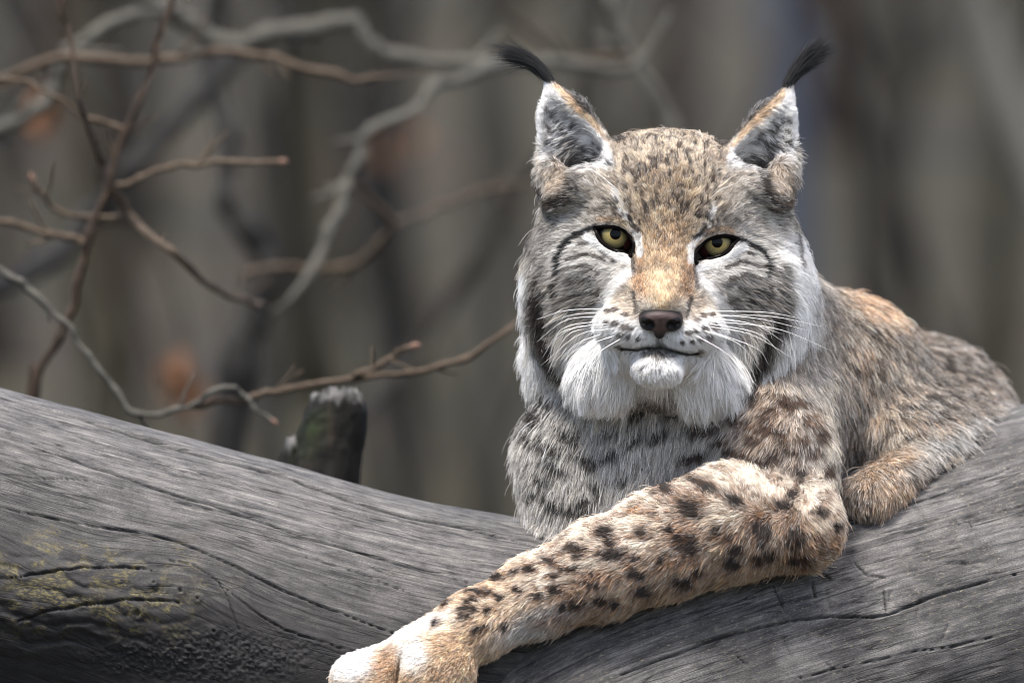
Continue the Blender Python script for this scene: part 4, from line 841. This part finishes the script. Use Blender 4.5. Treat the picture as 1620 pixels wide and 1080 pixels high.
# ---- scatter roots
tri = np.concatenate([quads[:, [0, 1, 2]], quads[:, [0, 2, 3]]]); p0, p1, p2 = v_u[tri[:, 0]], v_u[tri[:, 1]], v_u[tri[:, 2]]
area = 0.5 * np.linalg.norm(np.cross(p1 - p0, p2 - p0), axis=1); tc_ = (p0 + p1 + p2) / 3; tn = nrm_u[tri].mean(1)
treg = region(tc_); tx, ty = to_px(tc_)
dens = np.choose(treg, [0.30, 0.80, 0.48]).astype(float)
viewd = np.array(CAMU) - tc_; viewd /= np.linalg.norm(viewd, axis=1)[:, None]; fc = (tn * viewd).sum(1)
dens *= np.where(fc > -0.25, 1.0, 0.12)
dens *= np.where((treg == 1) & (ty > 520), 0.6, 1.0) * np.where((ty > 1120) | (tx > 1680) | (tx < 490), 0.25, 1.0)
near_log = np.minimum(log_dist('near', tc_), log_dist('far', tc_)); dens *= (near_log > 12)
DENS = 1.0
cnt = rng.poisson(area * dens * DENS); ti = np.repeat(np.arange(len(tri)), cnt); n = len(ti)
r1, r2 = rng.random(n), rng.random(n); m_ = r1 + r2 > 1; r1[m_] = 1 - r1[m_]; r2[m_] = 1 - r2[m_]; r0 = 1 - r1 - r2
P = p0[ti] * r0[:, None] + p1[ti] * r1[:, None] + p2[ti] * r2[:, None]
NR = nrm_u[tri[ti, 0]] * r0[:, None] + nrm_u[tri[ti, 1]] * r1[:, None] + nrm_u[tri[ti, 2]] * r2[:, None]; NR /= np.linalg.norm(NR, axis=1)[:, None] + 1e-9
x, y = to_px(P); keep = np.ones(n, bool)
for e in EYE:
    nb = (np.abs(x - e['c'][0]) < 60) & (np.abs(y - e['c'][1]) < 60) & (P[:, 1] < 90); al = np.full(n, 99.0)
    al[nb] = inside(x[nb], y[nb], smooth_path(e['lid'] + [e['lid'][0]], 60)[:-1]); keep &= al > 2.2
nose_poly = [(1014, 494), (1024, 489), (1043, 486), (1066, 489), (1077, 495), (1076, 508), (1062, 524), (1046, 536), (1040, 536), (1026, 522), (1013, 508)]
nb = (np.abs(x - 1045) < 50) & (np.abs(y - 512) < 40) & (P[:, 1] < 30); al = np.full(n, 99.0); al[nb] = inside(x[nb], y[nb], nose_poly); keep &= al > -1
P, NR = P[keep], NR[keep]; n = len(P); REG = region(P); x, y = to_px(P)
DIR = np.zeros((n, 3)); LEN = np.zeros(n); LIFT = np.zeros(n)
for rg in (0, 1, 2):
    ix = np.where(REG == rg)[0]; g = GA[rg]
    for s0 in range(0, len(ix), 20000):
        k = ix[s0:s0 + 20000]; d2 = ((P[k][:, None] - g[None, :, :3]) ** 2).sum(-1) + 60.0; w_ = 1 / d2 ** 1.7; w_ /= w_.sum(1)[:, None]
        DIR[k] = w_ @ g[:, 3:6]; LEN[k] = w_ @ g[:, 6]; LIFT[k] = w_ @ g[:, 7]
jit = rng.normal(0, 1, (n, 3)); cl = np.stack([vnoise(P / 14, s) - 0.5 for s in (201, 202, 203)], -1)
DIR = DIR + 0.16 * jit + 0.7 * cl
DIR -= (DIR * NR).sum(1)[:, None] * NR; DIR /= np.linalg.norm(DIR, axis=1)[:, None] + 1e-9
LEN *= np.choose(REG, [0.72, 1.0, 0.78]) * rng.lognormal(-0.05, 0.22, n) * (0.8 + 0.4 * vnoise(P / 20, 210)); LIFT = np.clip(LIFT + rng.normal(0, 0.10, n), 0.05, 1.2)
# short under-fur and a few long guard hairs
gh = rng.random(n); LEN *= np.where(gh < 0.25, 0.65, np.where(gh > 0.985, 1.5, 1.0)); LIFT = np.where(gh > 0.985, LIFT + 0.2, LIFT)
chin = (np.hypot((x - 1039) / 50, (y - 590) / 36) < 1) & (P[:, 1] < 0) & (REG == 1); LEN = np.where(chin, np.minimum(LEN, 21), LEN)
under = (np.abs(x - 1036) < 34) & (y > 606) & (P[:, 1] > -12) & (REG == 1); LEN = np.where(under, np.minimum(LEN, 22), LEN)
md, _ = poly_dist(x, y, MOUTH); LEN = np.where((REG == 1) & (md < 16), np.minimum(LEN, 9 + 0.5 * md), LEN)
LEN = np.where(REG == 1, np.minimum(LEN, 72), LEN)
# keep hair out of the eye openings and off the nose leather
for e in EYE:
    de = np.hypot(x - e['c'][0], y - e['c'][1]); nearby = de < 46
    LEN = np.where(nearby, np.minimum(LEN, 4 + 0.22 * np.maximum(de - 16, 0)), LEN)
K = 5; S_ = np.linspace(0, 1, K)
SL, CLF = np.sin(LIFT), np.cos(LIFT)
def strand(s): return P + LEN[:, None] * ((s - 0.12 * s * s) * (DIR * CLF[:, None] + NR * SL[:, None]) - 0.30 * s * s * SL[:, None] * NR + 0.14 * s * s * np.array([0, 0, 1.0]) * np.clip(LEN / 40, 0, 1)[:, None])
pts = np.stack([strand(s) for s in S_], 1)
# clumping towards neighbouring tips
nc = n // 14; ci = rng.choice(n, nc, replace=False); kd = KDTree(nc)
for j, i in enumerate(ci): kd.insert(P[i], j)
kd.balance(); near = np.array([kd.find(p)[1] for p in P]); tgt = ci[near]
okc = (np.linalg.norm(P - P[tgt], axis=1) < 14) & (REG == REG[tgt]); cs = np.where(okc, np.where((REG == 1) & (LEN > 34), 0.85, np.where(REG == 1, 0.55, 0.45)) * np.clip(LEN / 22, 0.25, 1.0) * rng.uniform(.5, 1, n), 0)
lr = np.clip(LEN / np.maximum(LEN[tgt], 1), 0, 1)[:, None, None]
ctr = pts[tgt]; pts = pts + (ctr - pts) * (cs[:, None] * S_[None] ** 1.4)[:, :, None] * np.where(lr > 0.5, 1, 0.4)
pts[:, 1:] += rng.normal(0, 0.55, (n, K - 1, 3)) * S_[None, 1:, None]
# keep the hair above the logs
low = y > 640; tipd = np.full(n, 99.0); tipd[low] = np.minimum(log_dist('near', pts[low, -1]), log_dist('far', pts[low, -1])); bad = tipd < 1.5
if bad.any():
    sh = (2.0 - tipd[bad])[:, None, None] * S_[None, :, None] * np.array([0, -0.6, -0.8]); pts[bad] += sh
COL = coat(P + np.where(REG == 1, 0.4, 0.55)[:, None] * (pts[:, -1] - P), REG)
# colour per strand, banded from root to tip
cn = vnoise(P / 5.0, 301); hv = np.exp(rng.normal(0, 0.42, n) + 1.1 * (cn - 0.5) + 0.8 * (vnoise(P / 11, 302) - 0.5))
lum = COL.mean(1); hv = 1 + (hv - 1) * np.clip(1.25 - lum, 0.3, 1)
tip_pale = np.clip((rng.random(n) < 0.34) * (lum > 0.06) * 0.55, 0, 1)
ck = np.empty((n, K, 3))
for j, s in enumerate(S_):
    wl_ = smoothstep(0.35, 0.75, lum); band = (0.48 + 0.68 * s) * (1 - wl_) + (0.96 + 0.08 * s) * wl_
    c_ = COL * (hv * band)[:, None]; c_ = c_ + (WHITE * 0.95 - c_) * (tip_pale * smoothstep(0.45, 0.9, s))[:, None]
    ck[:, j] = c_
ck = np.clip(ck, 0.003, 0.93)
RAD = np.where(REG == 1, 0.34, 0.40) * (1 + 0.3 * (LEN > 40)); rk = RAD[:, None] * np.array([1.0, 1.0, 0.9, 0.65, 0.18])[None]

fm, nt, b, o = mat('fur'); nt.nodes.remove(b)
fa = N(nt, 'ShaderNodeAttribute', attribute_name='hair_colour'); df = N(nt, 'ShaderNodeBsdfDiffuse'); tl = N(nt, 'ShaderNodeBsdfTranslucent'); hb = N(nt, 'ShaderNodeBsdfHair', component='Reflection')
hb.inputs['RoughnessU'].default_value = 0.35; hb.inputs['RoughnessV'].default_value = 0.6
for nd in (df, tl): nt.links.new(fa.outputs['Color'], nd.inputs['Color'])
m1 = N(nt, 'ShaderNodeMixShader'); m1.inputs[0].default_value = 0.28; nt.links.new(df.outputs[0], m1.inputs[1]); nt.links.new(tl.outputs[0], m1.inputs[2])
m2 = N(nt, 'ShaderNodeMixShader'); m2.inputs[0].default_value = 0.05; nt.links.new(m1.outputs[0], m2.inputs[1]); nt.links.new(hb.outputs[0], m2.inputs[2]); nt.links.new(m2.outputs[0], o.inputs[0])

def hair(name, pts, rad, col, material, label=None):
    n, K = pts.shape[:2]; cu = bpy.data.hair_curves.new(name); cu.add_curves([K] * n)
    cu.position_data.foreach_set('vector', (W(pts) - LOC).astype(np.float32).ravel())
    a = cu.attributes.new('radius', 'FLOAT', 'POINT'); a.data.foreach_set('value', (rad / PXM).astype(np.float32).ravel())
    a = cu.attributes.new('hair_colour', 'FLOAT_COLOR', 'POINT'); a.data.foreach_set('color', np.concatenate([col, np.ones((n, K, 1))], 2).astype(np.float32).ravel())
    cu.materials.append(material); ob = bpy.data.objects.new(name, cu); C.objects.link(ob); ob.parent = lynx; ob['kind'] = 'stuff'
    if label: ob['label'] = label
    return ob
print('HAIRS', n, [(REG == k).sum() for k in range(3)], 'verts', len(v_u))
for rg, nm, lab in ((1, 'head_fur', 'grey brown face fur with white ruff and black cheek lines'), (0, 'body_fur', 'grizzled grey and rusty fur of chest and back'), (2, 'foreleg_fur', 'pale tan foreleg fur with black spots')):
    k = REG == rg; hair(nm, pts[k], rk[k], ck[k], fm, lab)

# ---- ear tufts
def tuft(base, mid, tip, nh, spread):
    base, mid, tip = (U(*p) for p in (base, mid, tip)); r_ = np.random.default_rng(int(base[0])); K = 8; s = np.linspace(0, 1, K)
    off = r_.normal(0, 1, (nh, 3)) * np.array([3.2, 3.2, 3.2]); L = r_.uniform(0.5, 1.1, nh); st = r_.uniform(0, 0.32, nh)
    fan = r_.normal(0, 1, (nh, 3)) * np.array([spread, spread * 0.7, spread])
    ss = st[:, None] + (L - st)[:, None].clip(0.25) * s[None]
    B = ((1 - ss) ** 2)[..., None] * base + (2 * ss * (1 - ss))[..., None] * mid + (ss ** 2)[..., None] * tip
    p = B + off[:, None] * (1 + 0.5 * ss[..., None]) + fan[:, None] * (ss ** 2.2)[..., None] + r_.normal(0, 1, (nh, 1, 3)) * 2.5 * s[None, :, None] ** 2
    c_ = np.clip(np.tile(np.array(srgb(12, 12, 16)), (nh, K, 1)) * np.exp(r_.normal(0, .3, (nh, 1, 1))), .004, .2)
    hair('ear_tuft', p, 0.42 * np.ones((nh, 1)) * np.array([1, 1, 1, .95, .85, .7, .45, .12])[None], c_, fm, 'black brush of hair on the ear tip')
tuft((872, 132, 112), (848, 92, 112), (796, 84, 112), 1100, 9)
tuft((1243, 142, 112), (1258, 104, 112), (1306, 74, 112), 1100, 10)

# ---- eyes
def eye_mat(name, base, coat_w=1.0):
    m, nt, b, o = mat(name); b.inputs['Base Color'].default_value = (*base, 1); b.inputs['Roughness'].default_value = 0.35
    b.inputs['Coat Weight'].default_value = coat_w * 0.35; b.inputs['Specular IOR Level'].default_value = 0.0; b.inputs['Coat Roughness'].default_value = 0.02; b.inputs['Coat IOR'].default_value = 1.4; return m, nt, b
scl, _, _ = eye_mat('eye_dark', srgb(16, 13, 12)); pup, _, _ = eye_mat('pupil', srgb(5, 5, 7)); lidm, _, lb = eye_mat('eyelid_rim', srgb(17, 14, 14), 0.25)
pink, _, _ = eye_mat('third_eyelid', srgb(64, 34, 34), 0.8)
iris_m, nt, b = eye_mat('iris', srgb(140, 130, 76)); tc = N(nt, 'ShaderNodeTexCoord'); gr = N(nt, 'ShaderNodeAttribute', attribute_name='rad')
nn = N(nt, 'ShaderNodeTexNoise', Scale=700.0, Detail=4.0); nt.links.new(tc.outputs['Object'], nn.inputs['Vector'])
c = ramp(nt, gr.outputs['Fac'], [(0.36, srgb(144, 131, 90)), (0.6, srgb(136, 126, 90)), (0.82, srgb(108, 101, 75)), (1.0, srgb(20, 18, 14))])
c = mixc(nt, 0.35, c, ramp(nt, nn.outputs[0], [(0.35, srgb(90, 84, 44)), (0.65, srgb(190, 180, 120))]), 'SOFT_LIGHT'); nt.links.new(c, b.inputs['Base Color'])
def cap(name, cen, R, axis, half, m, parent, bulge=1.0, attr=False, squash=None):
    """spherical cap about axis with angular half size"""
    axis = axis / np.linalg.norm(axis); A = np.cross(axis, [0, 0, 1.0]); A /= np.linalg.norm(A); B = np.cross(axis, A)
    nr, na = 12, 40; V = [axis * R]; rads = [0.0]; F_ = []
    for i in range(1, nr + 1):
        r = half * i / nr
        for j in range(na):
            a_ = 2 * math.pi * j / na; k = squash(a_) if squash else 1.0
            V.append(R * (math.cos(r * k) * axis + math.sin(r * k) * (math.cos(a_) * A + math.sin(a_) * B))); rads.append(i / nr)
    for j in range(na): F_.append((0, 1 + j, 1 + (j + 1) % na))
    for i in range(nr - 1):
        for j in range(na): k = (j + 1) % na; F_.append((1 + i * na + j, 1 + (i + 1) * na + j, 1 + (i + 1) * na + k, 1 + i * na + k))
    ob = add_mesh(name, W(np.array(V) + cen) - LOC, F_, m, parent)
    if attr: a = ob.data.attributes.new('rad', 'FLOAT', 'POINT'); a.data.foreach_set('value', np.array(rads, np.float32))
    return ob
for e in EYE:
    cen = U(*e['c']); R = 32.0; th = np.linspace(0, math.pi, 25); phs = np.linspace(0, 2 * math.pi, 40, endpoint=False); V = []; F_ = []
    for t_ in th:
        for f_ in phs: V.append(cen + R * np.array([math.sin(t_) * math.cos(f_), math.cos(t_), math.sin(t_) * math.sin(f_)]))
    for i in range(24):
        for j in range(40): k = (j + 1) % 40; F_.append((i * 40 + j, i * 40 + k, (i + 1) * 40 + k, (i + 1) * 40 + j))
    ball = add_mesh('eye', W(np.array(V)) - LOC, F_, scl, lynx)
    ax = np.array([e['pupil'][0] - e['c'][0], -R, e['pupil'][1] + 1.5 - e['c'][1]])
    cap('iris', cen, R + 0.25, ax, math.asin(21.5 / R), iris_m, ball, attr=True)
    cap('pupil', cen, R + 0.5, np.array([e['pupil'][0] - e['c'][0], -R, e['pupil'][1] - e['c'][1]]), math.asin(8.6 / R), pup, ball)
    sd = 1 if e['c'][0] < 1054 else -1
    cap('third_eyelid', cen, R + 0.3, np.array([sd * 25, -22, 15.0]), 0.30, pink, ball)
    lp = smooth_path(e['lid'] + e['lid'][:1], 72)[:-1]; rp = []
    for px, py in lp:
        q = U(px, py, 0); dx, dy = q[0] - cen[0], q[2] - cen[2]; rr = math.hypot(dx, dy); Rl = 35.5
        dz = math.sqrt(max(Rl * Rl - rr * rr, 40.0)) if rr < Rl else math.sqrt(40.0); h_ = hit(px + (px - e['c'][0]) * .06, py + (py - e['c'][1]) * .06)
        d_ = cen[1] - dz
        if h_ is not None and h_[1] < cen[1]: d_ = min(d_, h_[1] + 1)
        rp.append((px, py, d_))
    ds = np.array([r[2] for r in rp]); ds = (np.roll(ds, 1) + ds + np.roll(ds, -1)) / 3
    rp = np.array([U(r[0], r[1], d_) for r, d_ in zip(rp, ds)]); nr_ = len(rp); V = []; F_ = []; T = np.roll(rp, -1, 0) - np.roll(rp, 1, 0); T /= np.linalg.norm(T, axis=1)[:, None]
    A_ = np.cross(T, [0, 1.0, 0]); A_ /= np.linalg.norm(A_, axis=1)[:, None]; B_ = np.cross(T, A_)
    for i in range(nr_):
        for j in range(8): a_ = j * math.pi / 4; V.append(rp[i] + 3.8 * (math.cos(a_) * A_[i] + math.sin(a_) * B_[i]))
    for i in range(nr_):
        for j in range(8): k = (j + 1) % 8; i2 = (i + 1) % nr_; F_.append((i * 8 + j, i * 8 + k, i2 * 8 + k, i2 * 8 + j))
    add_mesh('eyelid_rim', W(np.array(V)) - LOC, F_, lidm, ball)

# ---- nose leather
nf = Field(np.arange(1000, 1092, 1.25, dtype=np.float32), np.arange(-130, -20, 1.25, dtype=np.float32), np.arange(474, 548, 1.25, dtype=np.float32))
nh_ = hit(1046, 484); nd_ = (nh_[1] if nh_ is not None else -90) - 2; NC = nd_ + 17
nf.ell((1045.5, 501, NC), (34, 24, 14), rot=1, k=8); nf.ell((1028, 509, NC + 1), (17, 22, 14), k=6); nf.ell((1063, 510, NC + 1), (17, 22, 14), k=6)
nf.cone((1045, 510, NC - 6), 15, (1043.5, 528, NC + 2), 8, k=6)
nf.ell((1027, 514, NC - 18), (8, 9, 7.5), rot=-20, k=3, cut=True); nf.ell((1063, 515, NC - 18), (8, 9, 7.5), rot=20, k=3, cut=True)
nf.cone((1018, 511, NC - 15), 3.5, (1026, 514, NC - 18), 5, k=2, cut=True); nf.cone((1073, 512, NC - 15), 3.5, (1064, 515, NC - 18), 5, k=2, cut=True)
nf.cone((1045, 508, NC - 24), 1.6, (1043.5, 536, NC - 10), 2.2, k=3, cut=True)
nv, nq = surface_nets(nf.d, nf.gx, nf.gd, nf.gy); nv = relax(nv, nq, 2)
nm_, nt, b, o = mat('nose_leather'); tc = N(nt, 'ShaderNodeTexCoord'); vo = N(nt, 'ShaderNodeTexVoronoi', Scale=900.0); nt.links.new(tc.outputs['Object'], vo.inputs['Vector'])
na_ = N(nt, 'ShaderNodeAttribute', attribute_name='edge'); c = mixc(nt, na_.outputs['Fac'], srgb(70, 56, 54), srgb(13, 11, 12)); nt.links.new(c, b.inputs['Base Color']); b.inputs['Roughness'].default_value = 0.55; b.inputs['Specular IOR Level'].default_value = 0.3
bp = N(nt, 'ShaderNodeBump', Strength=0.35, Distance=0.0004); nt.links.new(vo.outputs['Distance'], bp.inputs['Height']); nt.links.new(bp.outputs[0], b.inputs['Normal'])
nose = add_mesh('nose', W(nv) - LOC, nq, nm_, lynx); nose.data.flip_normals()
px, py = to_px(nv); dn, _ = poly_dist(px, py, nose_poly + nose_poly[:1]); d2_, _ = poly_dist(px, py, [(1026, 514), (1019, 510)]); d3_, _ = poly_dist(px, py, [(1063, 515), (1071, 511)])
ed = np.maximum(np.maximum(smoothstep(13, 3, dn) * smoothstep(512, 492, py), smoothstep(520, 534, py)), np.maximum(smoothstep(12, 7.5, d2_), smoothstep(12, 7.5, d3_)))
a = nose.data.attributes.new('edge', 'FLOAT', 'POINT'); a.data.foreach_set('value', ed.astype(np.float32))

# ---- whiskers and brow hairs
wm, nt, b, o = mat('whisker'); b.inputs['Base Color'].default_value = (0.82, 0.81, 0.79, 1); b.inputs['Roughness'].default_value = 0.4
WH = [[(963, 488), (897, 491), (849, 505)], [(950, 500), (894, 507), (849, 541)], [(945, 508), (890, 520), (858, 566)], [(944, 517), (897, 531), (866, 590)], [(955, 527), (911, 545), (880, 580)], [(948, 512), (884, 528), (868, 575)], [(965, 512), (905, 520), (862, 552)], [(975, 530), (930, 548), (895, 590)], [(968, 520), (915, 530), (856, 578)], [(985, 534), (945, 560), (920, 600)], [(958, 494), (905, 498), (868, 512)],
      [(1126, 492), (1212, 494), (1268, 504)], [(1128, 497), (1205, 505), (1284, 524)], [(1130, 503), (1195, 514), (1246, 545)], [(1125, 508), (1229, 520), (1316, 555)], [(1122, 512), (1200, 528), (1240, 566)], [(1118, 522), (1195, 550), (1216, 576)], [(1128, 500), (1215, 500), (1300, 516)], [(1112, 522), (1170, 545), (1205, 590)], [(1120, 516), (1190, 530), (1262, 572)], [(1100, 530), (1150, 560), (1180, 600)], [(1124, 505), (1180, 510), (1236, 528)],
      [(978, 302), (958, 284), (934, 266)], [(984, 310), (970, 294), (956, 286)], [(1122, 316), (1140, 300), (1160, 292)]]
for w_ in WH:
    h_ = hit(*w_[0]); d0 = h_[1] if h_ is not None else -40
    pp = smooth_path(np.array([U(*w_[0], d0), U(*w_[1], d0 - 22), U(*w_[2], d0 + 6)]), 12); v, f = tube_data(pp, np.linspace(0.62, 0.2, 12), 4)
    add_mesh('whisker', W(v) - LOC, f, wm, lynx)
